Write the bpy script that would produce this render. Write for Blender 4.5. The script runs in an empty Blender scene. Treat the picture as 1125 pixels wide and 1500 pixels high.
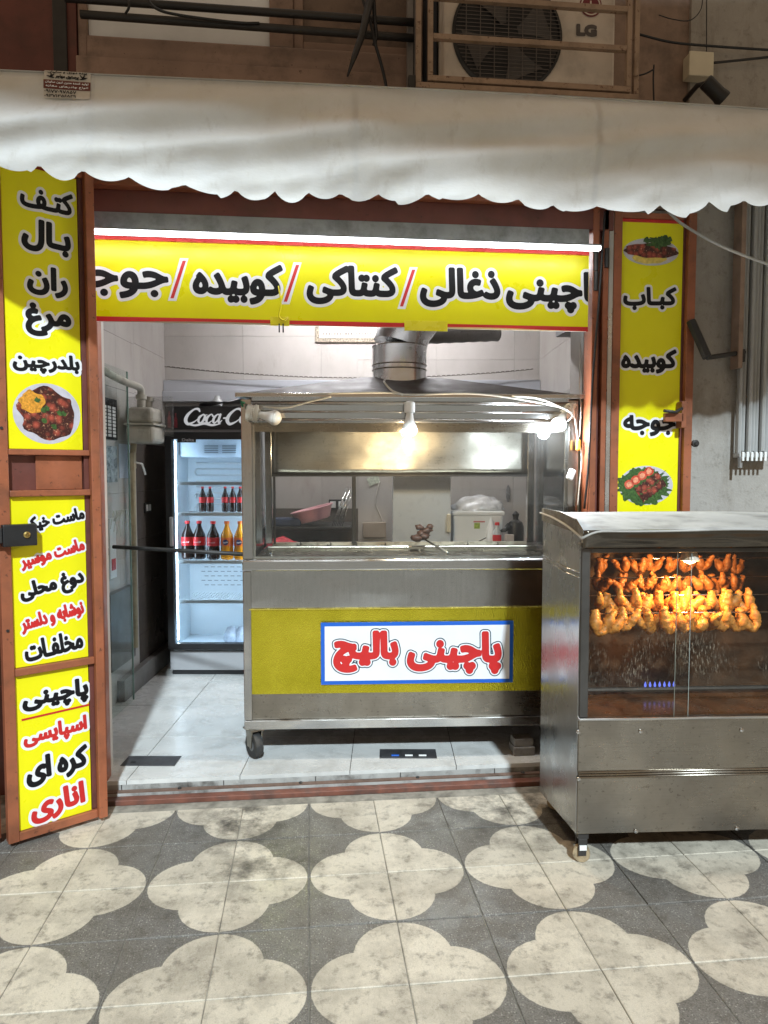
import bpy, bmesh, math, random
import numpy as np
from mathutils import Vector, Matrix, noise
random.seed(7)
SC = bpy.context.scene
COL = SC.collection
R = math.radians

# ------------------------------------------------------------------ camera
F, YAW, PITCH, CAMH = 1040.0, 6.0, -3.3, 1.54          # focal length in photo pixels (1125 wide)
_y, _p = R(YAW), R(PITCH)
FW = np.array([math.sin(_y)*math.cos(_p), math.cos(_y)*math.cos(_p), math.sin(_p)])
RT = np.array([math.cos(_y), -math.sin(_y), 0.0])
UP = np.cross(RT, FW)
CC = np.array([0, 0, CAMH])
cam = bpy.data.cameras.new('camera'); cam_o = bpy.data.objects.new('camera', cam); COL.objects.link(cam_o)
cam.sensor_fit = 'HORIZONTAL'; cam.sensor_width = 36; cam.lens = 36*F/1125; cam.clip_end = 200; cam.clip_start = .02
cam_o.matrix_world = Matrix(((RT[0], UP[0], -FW[0], 0), (RT[1], UP[1], -FW[1], 0), (RT[2], UP[2], -FW[2], CAMH), (0, 0, 0, 1)))
SC.camera = cam_o

# ------------------------------------------------------------------ night sky, key light, exposure
w = bpy.data.worlds.new('World'); SC.world = w; w.use_nodes = True
bg = w.node_tree.nodes['Background']
bg.inputs[0].default_value = (1.0, .74, .50, 1); bg.inputs[1].default_value = 0.36     # warm glow of the town at night
SUN_DIR = Vector((-.045, .795, -.64)).normalized()
sl = bpy.data.lights.new('street_light', 'SUN'); sl.energy = 4.2; sl.angle = R(1.9); sl.color = (.76, .91, 1.0)
so = bpy.data.objects.new('street_light', sl); COL.objects.link(so); so.location = (2, -5, 8)
so.rotation_euler = SUN_DIR.to_track_quat('-Z', 'Y').to_euler()
SC.view_settings.view_transform = 'Standard'; SC.view_settings.look = 'None'
SC.view_settings.exposure = .22; SC.view_settings.gamma = 1
SC.render.engine = 'CYCLES'
SC.cycles.use_denoising = True
SC.cycles.max_bounces = 8; SC.cycles.transparent_max_bounces = 16
SC.cycles.sample_clamp_indirect = 6
SC.cycles.caustics_reflective = False; SC.cycles.caustics_refractive = False

# ------------------------------------------------------------------ helpers: a point of the photograph on a plane of the place
def ray(px, py): return FW + RT*(px-562.5)/F - UP*(py-750)/F
def aty(px, py, Y): d = ray(px, py); return CC + d*(Y/d[1])
def atz(px, py, z): d = ray(px, py); return CC + d*((z-CAMH)/d[2])
class Frame:
    """vertical plane through P0 whose x axis is turned by ang degrees; local coordinates x along, y deep, z up"""
    def __init__(s, P0, ang):
        s.P0 = np.array([P0[0], P0[1], P0[2] if len(P0) > 2 else 0.0]); s.ang = ang; s.a = R(ang)
    def on(s, px, py, depth=0.0):
        n = np.array([-math.sin(s.a), math.cos(s.a), 0]); d = ray(px, py)
        t = ((s.P0 - CC) @ n + depth)/(d @ n); return s.to(CC + d*t)
    def to(s, P):
        v = np.array(P) - s.P0; c, q = math.cos(s.a), math.sin(s.a)
        return np.array([v[0]*c + v[1]*q, -v[0]*q + v[1]*c, v[2]])
    def out(s, l):
        c, q = math.cos(s.a), math.sin(s.a)
        return np.array([l[0]*c - l[1]*q, l[0]*q + l[1]*c, l[2]]) + s.P0

# ------------------------------------------------------------------ materials
def new_mat(name):
    m = bpy.data.materials.new(name); m.use_nodes = True
    nt = m.node_tree; nt.nodes.clear()
    out = nt.nodes.new('ShaderNodeOutputMaterial')
    return m, nt, out
def nd(nt, typ, **kw):
    n = nt.nodes.new(typ)
    for k, v in kw.items():
        if k.startswith('i_'):
            key = k[2:]; key = int(key) if key.isdigit() else key.replace('_', ' ')
            n.inputs[key].default_value = v
        else: setattr(n, k, v)
    return n
def math_n(nt, op, a, b=None, clamp=False):
    n = nt.nodes.new('ShaderNodeMath'); n.operation = op; n.use_clamp = clamp
    for i, x in enumerate((a, b)):
        if x is None: continue
        if isinstance(x, (int, float)): n.inputs[i].default_value = x
        else: nt.links.new(x, n.inputs[i])
    return n.outputs[0]
def mix_c(nt, fac, a, b, blend='MIX'):
    n = nt.nodes.new('ShaderNodeMix'); n.data_type = 'RGBA'; n.blend_type = blend
    for s, x in ((n.inputs[0], fac), (n.inputs[6], a), (n.inputs[7], b)):
        if isinstance(x, (int, float)): s.default_value = x
        elif isinstance(x, tuple): s.default_value = x if len(x) == 4 else (*x, 1)
        else: nt.links.new(x, s)
    return n.outputs[2]
def ramp(nt, x, lo, hi):
    n = nt.nodes.new('ShaderNodeMapRange'); n.clamp = True
    nt.links.new(x, n.inputs[0]); n.inputs[1].default_value = lo; n.inputs[2].default_value = hi
    return n.outputs[0]
def coords(nt, kind='Object', scale=(1, 1, 1)):
    tc = nt.nodes.new('ShaderNodeTexCoord'); mp = nt.nodes.new('ShaderNodeMapping')
    mp.inputs['Scale'].default_value = scale
    nt.links.new(tc.outputs[kind], mp.inputs[0]); return mp.outputs[0]
def wpos(nt, scale=(1, 1, 1)):
    g = nt.nodes.new('ShaderNodeNewGeometry'); mp = nt.nodes.new('ShaderNodeMapping')
    mp.inputs['Scale'].default_value = scale
    nt.links.new(g.outputs['Position'], mp.inputs[0]); return mp.outputs[0]
def noise_n(nt, vec, scale, detail=4, rough=.55):
    n = nt.nodes.new('ShaderNodeTexNoise'); n.inputs['Scale'].default_value = scale
    n.inputs['Detail'].default_value = detail; n.inputs['Roughness'].default_value = rough
    nt.links.new(vec, n.inputs['Vector']); return n.outputs[0]
MATS = {}
def pbr(name, col, rough=.5, metal=0.0, var=.15, vs=6, dirt=.0, dirtcol=(.03, .022, .015), ds=3, bump=0, bs=80,
        rvar=.1, stretch=(1, 1, 1), spec=.5, coat=0, emit=None, estr=0, chip=0, chipcol=None):
    if name in MATS: return MATS[name]
    m, nt, out = new_mat(name); b = nt.nodes.new('ShaderNodeBsdfPrincipled')
    nt.links.new(b.outputs[0], out.inputs[0])
    v = wpos(nt, stretch)
    n1 = noise_n(nt, v, vs, 5)
    f1 = ramp(nt, n1, .3, .7)
    c = mix_c(nt, f1, tuple(x*(1-var) for x in col), tuple(min(1, x*(1+var)) for x in col))
    if dirt:
        n2 = noise_n(nt, wpos(nt), ds, 8, .65)
        c = mix_c(nt, math_n(nt, 'MULTIPLY', ramp(nt, n2, .48, .72), dirt), c, dirtcol)
    if chip:
        n4 = noise_n(nt, wpos(nt), 38, 6, .7)
        c = mix_c(nt, math_n(nt, 'MULTIPLY', ramp(nt, n4, .70-chip*.1, .73-chip*.1), .85), c, chipcol or (.05, .02, .012))
    nt.links.new(c, b.inputs['Base Color'])
    n3 = noise_n(nt, v, vs*2.3, 4)
    rr = nt.nodes.new('ShaderNodeMapRange'); nt.links.new(n3, rr.inputs[0]); rr.inputs[1].default_value = .3; rr.inputs[2].default_value = .7
    rr.inputs[3].default_value = max(.02, rough-rvar); rr.inputs[4].default_value = min(1, rough+rvar)
    nt.links.new(rr.outputs[0], b.inputs['Roughness'])
    b.inputs['Metallic'].default_value = metal; b.inputs['Specular IOR Level'].default_value = spec
    b.inputs['Coat Weight'].default_value = coat
    if bump:
        nb = noise_n(nt, v, bs, 5, .6); bn = nt.nodes.new('ShaderNodeBump'); bn.inputs['Strength'].default_value = bump
        bn.inputs['Distance'].default_value = .004
        nt.links.new(nb, bn.inputs['Height']); nt.links.new(bn.outputs[0], b.inputs['Normal'])
    if emit:
        b.inputs['Emission Color'].default_value = (*emit, 1); b.inputs['Emission Strength'].default_value = estr
    MATS[name] = m; return m
def emis(name, col, s):
    if name in MATS: return MATS[name]
    m, nt, out = new_mat(name); e = nt.nodes.new('ShaderNodeEmission'); e.inputs[0].default_value = (*col, 1); e.inputs[1].default_value = s
    nt.links.new(e.outputs[0], out.inputs[0]); MATS[name] = m; return m
def glass(name, tint=(.96, .98, .97), refl=.10, smear=.0, smearcol=(.6, .55, .45), streak=False, rough=.03):
    if name in MATS: return MATS[name]
    m, nt, out = new_mat(name)
    t = nd(nt, 'ShaderNodeBsdfTransparent'); t.inputs[0].default_value = (*tint, 1)
    g = nd(nt, 'ShaderNodeBsdfGlossy'); g.inputs['Roughness'].default_value = rough
    fr = nd(nt, 'ShaderNodeFresnel', i_IOR=1.45)
    fac = math_n(nt, 'MULTIPLY', fr.outputs[0], refl/.035*.35, True)
    mx = nd(nt, 'ShaderNodeMixShader'); nt.links.new(fac, mx.inputs[0]); nt.links.new(t.outputs[0], mx.inputs[1]); nt.links.new(g.outputs[0], mx.inputs[2])
    last = mx.outputs[0]
    if smear:
        d = nd(nt, 'ShaderNodeBsdfDiffuse'); d.inputs[0].default_value = (*smearcol, 1)
        big = ramp(nt, noise_n(nt, wpos(nt), 5, 3), .42, .68)
        if streak:
            fine = ramp(nt, noise_n(nt, wpos(nt, (1, 1, .22)), 190, 3, .7), .56, .68)
            band = nd(nt, 'ShaderNodeSeparateXYZ'); nt.links.new(wpos(nt), band.inputs[0])
            lo = ramp(nt, band.outputs[2], .66, .76); hi = ramp(nt, band.outputs[2], .98, .84)
            fac2 = math_n(nt, 'MULTIPLY', math_n(nt, 'MULTIPLY', fine, big), math_n(nt, 'MULTIPLY', lo, hi))
            base = math_n(nt, 'MULTIPLY', ramp(nt, noise_n(nt, wpos(nt), 260, 2), .62, .72), .12)
            fac2 = math_n(nt, 'ADD', math_n(nt, 'MULTIPLY', fac2, smear), base, True)
        else:
            fine = ramp(nt, noise_n(nt, wpos(nt), 140, 4, .7), .5, .75)
            fac2 = math_n(nt, 'MULTIPLY', math_n(nt, 'ADD', math_n(nt, 'MULTIPLY', fine, big), .25), smear, True)
        m2 = nd(nt, 'ShaderNodeMixShader'); nt.links.new(fac2, m2.inputs[0]); nt.links.new(last, m2.inputs[1]); nt.links.new(d.outputs[0], m2.inputs[2]); last = m2.outputs[0]
    nt.links.new(last, out.inputs[0]); MATS[name] = m; return m

def steel(name, base=.5, rough=.3, tint=(1, .98, .95), brush=(1, 1, 60), dirt=.35, bump=.12):
    if name in MATS: return MATS[name]
    m, nt, out = new_mat(name); b = nt.nodes.new('ShaderNodeBsdfPrincipled'); nt.links.new(b.outputs[0], out.inputs[0])
    v = wpos(nt, brush)
    f = noise_n(nt, v, 7, 5, .6); big = noise_n(nt, wpos(nt), 4.5, 6, .6); fine = noise_n(nt, wpos(nt), 60, 4, .65)
    c = mix_c(nt, ramp(nt, f, .3, .7), tuple(base*.94*t for t in tint), tuple(base*1.06*t for t in tint))
    c = mix_c(nt, math_n(nt, 'MULTIPLY', ramp(nt, big, .45, .7), dirt*.8), c, (.17, .15, .125))
    c = mix_c(nt, math_n(nt, 'MULTIPLY', ramp(nt, fine, .60, .70), dirt*.8), c, (.07, .05, .035))
    nt.links.new(c, b.inputs['Base Color'])
    mr = nt.nodes.new('ShaderNodeMapRange'); nt.links.new(math_n(nt, 'ADD', math_n(nt, 'MULTIPLY', f, .22), math_n(nt, 'MULTIPLY', big, .78)), mr.inputs[0])
    mr.inputs[1].default_value = .3; mr.inputs[2].default_value = .7; mr.inputs[3].default_value = max(.05, rough-.1); mr.inputs[4].default_value = rough+.14
    nt.links.new(mr.outputs[0], b.inputs['Roughness']); b.inputs['Metallic'].default_value = 1.0
    hb = math_n(nt, 'ADD', math_n(nt, 'MULTIPLY', noise_n(nt, wpos(nt), 3.2, 2), 5.0), math_n(nt, 'MULTIPLY', f, .07))
    bn = nt.nodes.new('ShaderNodeBump'); bn.inputs['Strength'].default_value = bump; bn.inputs['Distance'].default_value = .006
    nt.links.new(hb, bn.inputs['Height']); nt.links.new(bn.outputs[0], b.inputs['Normal'])
    MATS[name] = m; return m

RUST = pbr('red_oxide_paint', (.30, .095, .044), .42, var=.16, vs=5, dirt=.45, ds=7, bump=.15, bs=40, chip=.8, chipcol=(.10, .035, .02))
MAROON = pbr('maroon_paint', (.135, .04, .03), .5, var=.2, dirt=.5, ds=5, bump=.15, bs=30, chip=.6)
STEEL = steel('brushed_steel', .54, .18, (1, .985, .96), dirt=.25)
STEELV = steel('brushed_steel_vertical', .48, .15, (1, .985, .96), (25, 25, 1), .25)
STEELD = steel('greasy_steel', .30, .27, (1, .90, .76), (1, 1, 25), .6, .25)
GALV = steel('galvanised_duct', .62, .24, (.98, 1, 1.02), (1, 1, 1), .15, .1)
YEL = pbr('yellow_print', (.80, .74, .006), .34, var=.05, vs=3, bump=.35, bs=5, spec=.4)
PRED = pbr('red_print', (.55, .02, .02), .4, var=.05)
PBLK = pbr('black_print', (.006, .006, .008), .5, var=.2, spec=.25)
PWHT = pbr('white_print', (.78, .78, .80), .4, var=.04)
PBLU = pbr('blue_print', (.01, .11, .52), .4, var=.05)
PNAV = pbr('navy_print', (.015, .05, .075), .4, var=.05)
WHITE = pbr('white_plastic', (.78, .78, .76), .4, var=.05)
CREAMP = pbr('cream_plastic', (.66, .60, .46), .45, var=.1)
GREYM = pbr('grey_meter_paint', (.42, .40, .34), .5, var=.12, dirt=.5, ds=9)
BLACK = pbr('black_plastic', (.012, .012, .013), .45, var=.2)
DARK = pbr('dark_metal', (.035, .033, .032), .5, metal=.3, var=.25, dirt=.3)
RUBBER = pbr('rubber', (.02, .02, .02), .8, var=.3, dirt=.5, dirtcol=(.12, .1, .08), ds=30)
SOOT = pbr('sooty_cavity', (.065, .036, .019), .5, var=.6, vs=9, metal=.35)

# ------------------------------------------------------------------ mesh builder
class MB:
    def __init__(s): s.v = []; s.f = []
    def add(s, vs, fs):
        k = len(s.v); s.v += [tuple(map(float, p)) for p in vs]; s.f += [tuple(i+k for i in q) for q in fs]; return s
    def box(s, x0, x1, y0, y1, z0, z1, M=None):
        vs = [(x, y, z) for z in (z0, z1) for y in (y0, y1) for x in (x0, x1)]
        if M is not None: vs = [tuple(M @ Vector(p)) for p in vs]
        return s.add(vs, [(0, 2, 3, 1), (4, 5, 7, 6), (0, 1, 5, 4), (2, 6, 7, 3), (0, 4, 6, 2), (1, 3, 7, 5)])
    def prism(s, pts, a, b, axis='y', M=None):
        n = len(pts); vs = []
        for t in (a, b):
            for p, q in pts:
                vs.append({'y': (p, t, q), 'x': (t, p, q), 'z': (p, q, t)}[axis])
        if M is not None: vs = [tuple(M @ Vector(p)) for p in vs]
        return s.add(vs, [tuple(range(n)), tuple(range(2*n-1, n-1, -1))] + [(i, i+n, (i+1) % n+n, (i+1) % n) for i in range(n)])
    def tube(s, pts, r, n=8, caps=True):
        pts = [Vector(p) for p in pts]; rs = r if isinstance(r, (list, tuple)) else [r]*len(pts)
        vs, fs = [], []; u = None
        for i, p in enumerate(pts):
            t = (pts[min(i+1, len(pts)-1)] - pts[max(i-1, 0)]).normalized()
            if u is None: u = t.orthogonal().normalized()
            u = (u - t*u.dot(t)); u = u.normalized() if u.length > 1e-6 else t.orthogonal().normalized()
            v = t.cross(u)
            for k in range(n):
                a = 2*math.pi*k/n; vs.append(p + (u*math.cos(a)+v*math.sin(a))*rs[i])
        for i in range(len(pts)-1):
            for k in range(n): fs.append((i*n+k, i*n+(k+1) % n, (i+1)*n+(k+1) % n, (i+1)*n+k))
        if caps: fs += [tuple(range(n-1, -1, -1)), tuple((len(pts)-1)*n+k for k in range(n))]
        return s.add(vs, fs)
    def lathe(s, prof, n=20, M=None):
        M = M or Matrix(); vs, fs = [], []
        for r, z in prof:
            for k in range(n):
                a = 2*math.pi*k/n; vs.append(tuple(M @ Vector((r*math.cos(a), r*math.sin(a), z))))
        for i in range(len(prof)-1):
            for k in range(n): fs.append((i*n+k, i*n+(k+1) % n, (i+1)*n+(k+1) % n, (i+1)*n+k))
        fs += [tuple(range(n-1, -1, -1)), tuple((len(prof)-1)*n+k for k in range(n))]
        return s.add(vs, fs)
    def grid(s, fn, nu, nv):
        vs = [fn(i/nu, j/nv) for j in range(nv+1) for i in range(nu+1)]
        return s.add(vs, [(j*(nu+1)+i, j*(nu+1)+i+1, (j+1)*(nu+1)+i+1, (j+1)*(nu+1)+i) for j in range(nv) for i in range(nu)])
    def mesh(s, name, mat, smooth=False, fix=True):
        me = bpy.data.meshes.new(name); me.from_pydata(s.v, [], s.f); me.materials.append(mat)
        if fix:
            bm = bmesh.new(); bm.from_mesh(me); bmesh.ops.recalc_face_normals(bm, faces=bm.faces); bm.to_mesh(me); bm.free()
        if smooth:
            for p in me.polygons: p.use_smooth = True
        me.update(); return me
    def build(s, name, mat, parent=None, smooth=False, bevel=0, fix=True, seg=2, thick=0, sub=0, auto=False):
        o = bpy.data.objects.new(name, s.mesh(name, mat, smooth or auto, fix)); COL.objects.link(o)
        if parent is not None: o.parent = parent
        if thick: md = o.modifiers.new('thick', 'SOLIDIFY'); md.thickness = thick
        if bevel:
            md = o.modifiers.new('bevel', 'BEVEL'); md.width = bevel; md.segments = seg; md.limit_method = 'ANGLE'; md.angle_limit = R(40)
        if sub: md = o.modifiers.new('sub', 'SUBSURF'); md.levels = sub; md.render_levels = sub
        if auto:
            a = o.data.attributes.new('sharp_edge', 'BOOLEAN', 'EDGE')
            bm = bmesh.new(); bm.from_mesh(o.data); bm.edges.ensure_lookup_table()
            sh = [(e.calc_face_angle(0) > R(38)) if len(e.link_faces) == 2 else True for e in bm.edges]; bm.free()
            a.data.foreach_set('value', sh)
        return o
def tag(o, label=None, cat=None, group=None, kind=None):
    if label: o['label'] = label
    if cat: o['category'] = cat
    if group: o['group'] = group
    if kind: o['kind'] = kind
    return o
def thing(name, label, cat, loc=(0, 0, 0), rz=0, group=None):
    o = bpy.data.objects.new(name, None); COL.objects.link(o); o.empty_display_size = .1
    o.location = tuple(float(c) for c in loc); o.rotation_euler = (0, 0, R(rz)); return tag(o, label, cat, group)
def struct(name, loc=(0, 0, 0), rz=0):
    o = bpy.data.objects.new(name, None); COL.objects.link(o); o.location = tuple(float(c) for c in loc); o.rotation_euler = (0, 0, R(rz))
    o['kind'] = 'structure'; return o
def inst(name, me, parent, loc, rot=(0, 0, 0), scale=None):
    o = bpy.data.objects.new(name, me); COL.objects.link(o); o.parent = parent; o.location = loc; o.rotation_euler = rot
    if scale: o.scale = scale
    return o
def arc(c, r, a0, a1, n=8): return [(c[0]+r*math.cos(R(a0+(a1-a0)*i/n)), c[1]+r*math.sin(R(a0+(a1-a0)*i/n))) for i in range(n+1)]
def catm(pts, n=6):
    pts = [Vector(p) for p in pts]; P = [pts[0]*2-pts[1]]+pts+[pts[-1]*2-pts[-2]]; o = []
    for i in range(1, len(P)-2):
        for k in range(n):
            t = k/n; a, b, c, d = P[i-1], P[i], P[i+1], P[i+2]
            o.append(.5*((2*b)+(c-a)*t+(2*a-5*b+4*c-d)*t*t+(3*b-a-3*c+d)*t**3))
    return o+[pts[-1]]
def cable(name, pts, r, mat, label, cat='cable', n=6, group=None):
    o = MB().tube(catm(pts), r, n).build(name, mat, smooth=True); return tag(o, label, cat, group)

# ------------------------------------------------------------------ lettering
FORMS = {}
for ch, base, n in [('ا', 0xFE8D, 2), ('ب', 0xFE8F, 4), ('پ', 0xFB56, 4), ('ت', 0xFE95, 4), ('ج', 0xFE9D, 4), ('چ', 0xFB7A, 4), ('ح', 0xFEA1, 4),
                    ('خ', 0xFEA5, 4), ('د', 0xFEA9, 2), ('ذ', 0xFEAB, 2), ('ر', 0xFEAD, 2), ('ز', 0xFEAF, 2), ('س', 0xFEB1, 4), ('ش', 0xFEB5, 4), ('ص', 0xFEB9, 4),
                    ('ع', 0xFEC9, 4), ('غ', 0xFECD, 4), ('ف', 0xFED1, 4), ('ک', 0xFB8E, 4), ('گ', 0xFB92, 4), ('ل', 0xFEDD, 4), ('م', 0xFEE1, 4), ('ن', 0xFEE5, 4),
                    ('ه', 0xFEE9, 4), ('و', 0xFEED, 2), ('ی', 0xFBFC, 4)]:
    FORMS[ch] = (base, n)
def shape(word):
    out = []; L = len(word)
    for i, ch in enumerate(word):
        if ch not in FORMS: out.append(ch); continue
        base, n = FORMS[ch]
        prev = i > 0 and (word[i-1] == 'ـ' or (word[i-1] in FORMS and FORMS[word[i-1]][1] == 4))
        nxt = n == 4 and i < L-1 and (word[i+1] == 'ـ' or word[i+1] in FORMS)
        k = (3 if prev else 2) if nxt else (1 if prev else 0)
        out.append(chr(base+k))
    return ''.join(reversed(out))
_tc = bpy.data.curves.new('type', 'FONT'); _to = bpy.data.objects.new('type', _tc); COL.objects.link(_to); _tc.resolution_u = 3; _tc.fill_mode = 'NONE'
def glyphs(body, rtl=True):
    _tc.body = shape(body) if rtl else body
    bpy.context.view_layer.update()
    ev = _to.evaluated_get(bpy.context.evaluated_depsgraph_get()); me = ev.to_mesh()
    V = np.array([v.co[:2] for v in me.vertices]); S = np.array([e.vertices[:] for e in me.edges]); ev.to_mesh_clear()
    return V, None, S
def seg_dist(X, Y, A, B):
    D = np.full(X.shape, 1e9)
    for (ax, ay), (bx, by) in zip(A, B):
        dx, dy = bx-ax, by-ay; L = dx*dx+dy*dy+1e-18
        t = np.clip(((X-ax)*dx+(Y-ay)*dy)/L, 0, 1)
        D = np.minimum(D, (X-ax-t*dx)**2+(Y-ay-t*dy)**2)
    return np.sqrt(D)
def word_field(V, T, S, cell, pad):
    lo, hi = V.min(0)-pad, V.max(0)+pad
    nx, ny = int((hi[0]-lo[0])/cell)+2, int((hi[1]-lo[1])/cell)+2
    xs = lo[0]+np.arange(nx)*cell; ys = lo[1]+np.arange(ny)*cell
    X, Y = np.meshgrid(xs, ys)
    D = np.full(X.shape, pad*2.0)
    for a, b in S:                       # only the cells round each edge
        (ax, ay), (bx, by) = V[a], V[b]
        i0 = max(0, int((min(ax, bx)-pad-lo[0])/cell)); i1 = min(nx, int((max(ax, bx)+pad-lo[0])/cell)+2)
        j0 = max(0, int((min(ay, by)-pad-lo[1])/cell)); j1 = min(ny, int((max(ay, by)+pad-lo[1])/cell)+2)
        x, y = X[j0:j1, i0:i1], Y[j0:j1, i0:i1]; dx, dy = bx-ax, by-ay; L = dx*dx+dy*dy+1e-18
        t = np.clip(((x-ax)*dx+(y-ay)*dy)/L, 0, 1)
        D[j0:j1, i0:i1] = np.minimum(D[j0:j1, i0:i1], np.hypot(x-ax-t*dx, y-ay-t*dy))
    wind = np.zeros(X.shape, int)
    for a, b in S:                       # non-zero winding
        (ax, ay), (bx, by) = V[a], V[b]
        if ay == by: continue
        sg_ = 1 if by > ay else -1
        for j in range(max(0, int(math.ceil((min(ay, by)-lo[1])/cell))), min(ny-1, int(math.ceil((max(ay, by)-lo[1])/cell))-1)+1):
            xi = ax+(ys[j]-ay)*(bx-ax)/(by-ay); k = int(math.ceil((xi-lo[0])/cell))
            if k > 0: wind[j, :k] += sg_
    ins = wind != 0
    return xs, ys, np.where(ins, -D, D)
def contour(xs, ys, PHI, level):
    """flat faces filling PHI < level"""
    G = PHI-level; vs, fs = [], []
    ny, nx = G.shape
    neg = G < 0
    full = neg[:-1, :-1] & neg[1:, :-1] & neg[:-1, 1:] & neg[1:, 1:]
    anyn = neg[:-1, :-1] | neg[1:, :-1] | neg[:-1, 1:] | neg[1:, 1:]
    for j in range(ny-1):
        i = 0
        while i < nx-1:
            if full[j, i]:
                k = i
                while k < nx-1 and full[j, k]: k += 1
                b = len(vs); vs += [(xs[i], ys[j]), (xs[k], ys[j]), (xs[k], ys[j+1]), (xs[i], ys[j+1])]; fs.append((b, b+1, b+2, b+3)); i = k; continue
            if anyn[j, i]:
                cs = [(i, j), (i+1, j), (i+1, j+1), (i, j+1)]; poly = []
                for q in range(4):
                    (i0, j0), (i1, j1) = cs[q], cs[(q+1) % 4]; g0, g1 = G[j0, i0], G[j1, i1]
                    if g0 < 0: poly.append((xs[i0], ys[j0]))
                    if (g0 < 0) != (g1 < 0):
                        t = g0/(g0-g1); poly.append((xs[i0]+(xs[i1]-xs[i0])*t, ys[j0]+(ys[j1]-ys[j0])*t))
                if len(poly) >= 3: b = len(vs); vs += poly; fs.append(tuple(range(b, b+len(poly))))
            i += 1
    return np.array(vs) if vs else np.zeros((0, 2)), fs
def flat_mesh(name, vs, fs, plane, depth, mat, parent, clip=None):
    """vs in (u,z); plane maps (u,z,depth) to the parent's local space"""
    if clip:
        vs = vs.copy(); vs[:, 0] = np.clip(vs[:, 0], clip[0], clip[1]); vs[:, 1] = np.clip(vs[:, 1], clip[2], clip[3])
    me = bpy.data.meshes.new(name); me.from_pydata([plane(u, z, depth) for u, z in vs], [], fs); me.materials.append(mat)
    o = bpy.data.objects.new(name, me); COL.objects.link(o); o.parent = parent; return o
def flat_plane(u, z, d): return (u, -d, z)            # prints face local -y
def word(body, c, wd, ht, rot, parent, mat, layers=((.012, 'w'),), bold=.03, d0=.001, cell=None, plane=flat_plane, rtl=True, clip=None, name='lettering', step=.0003):
    """c centre (u,z), wd x ht ink size in metres incl. boldness; layers: (grow, material) from the inside out"""
    V, T, S = glyphs(body, rtl)
    e = V.max(0)-V.min(0); b = bold*ht
    sx, sy = (wd-2*b)/e[0], (ht-2*b)/e[1]
    V = (V-(V.max(0)+V.min(0))/2)*np.array([sx, sy])
    grow = max([g for g, m in layers], default=0)
    cell = cell or max(.0012, ht/46)
    xs, ys, PHI = word_field(V, T, S, cell, b+grow+cell*2.5)
    ca, sa = math.cos(rot), math.sin(rot)
    def place(vs): return np.stack([c[0]+vs[:, 0]*ca-vs[:, 1]*sa, c[1]+vs[:, 0]*sa+vs[:, 1]*ca], 1) if len(vs) else vs
    n = len(layers)
    vs, fs = contour(xs, ys, PHI, b)
    top = flat_mesh(name, place(vs), fs, plane, d0+n*step, mat, parent, clip)
    for k, (g, m) in enumerate(layers):
        vs, fs = contour(xs, ys, PHI, b+g)
        flat_mesh('lettering_outline', place(vs), fs, plane, d0+(n-1-k)*step, m, top, clip)
    return top
def word_px(fr, body, xl, yl, xr, yr, hpx, parent, mat, layers, bold=.03, d0=.001, depth=0, **kw):
    a, b = fr.on(xl, yl, depth), fr.on(xr, yr, depth)
    mid = fr.out([(a[0]+b[0])/2, depth, (a[2]+b[2])/2]); dist = (mid-CC) @ FW
    return word(body, ((a[0]+b[0])/2, (a[2]+b[2])/2), math.hypot(b[0]-a[0], b[2]-a[2]), hpx*dist/F, math.atan2(b[2]-a[2], b[0]-a[0]), parent, mat, layers, bold, d0, **kw)
def strokes(paths, c, sc, parent, mat, d, name='lettering', cell=.0015, plane=flat_plane, shear=0):
    """pen strokes: each path a list of (x, y, half-width); drawn filled"""
    A, B, W0, W1 = [], [], [], []
    for p in paths:
        q = catm([(x+shear*y, y, wv) for x, y, wv in p], 5)
        for k in range(len(q)-1): A.append(q[k]*sc); B.append(q[k+1]*sc)
    allp = np.array([tuple(v) for v in A+B]); pad = allp[:, 2].max()+cell*3
    lo, hi = allp[:, :2].min(0)-pad, allp[:, :2].max(0)+pad
    xs = np.arange(lo[0], hi[0]+cell, cell); ys = np.arange(lo[1], hi[1]+cell, cell); X, Y = np.meshgrid(xs, ys)
    D = np.full(X.shape, 1.0)
    for a, b in zip(A, B):
        dx, dy = b[0]-a[0], b[1]-a[1]; t = np.clip(((X-a[0])*dx+(Y-a[1])*dy)/(dx*dx+dy*dy+1e-18), 0, 1)
        D = np.minimum(D, np.hypot(X-a[0]-t*dx, Y-a[1]-t*dy)-(a[2]+(b[2]-a[2])*t))
    vs, fs = contour(xs, ys, D, 0)
    return flat_mesh(name, vs+np.array(c), fs, plane, d, mat, parent)

# =================================================================== THE SETTING
FZ = .08                                     # shop floor above the pavement
IN = Frame((0, 0, 0), -6.2)                  # the shop's inside is turned against the pavement
UL, UR, VB, VF = -1.70, 1.17, 5.5, 3.40
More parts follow.
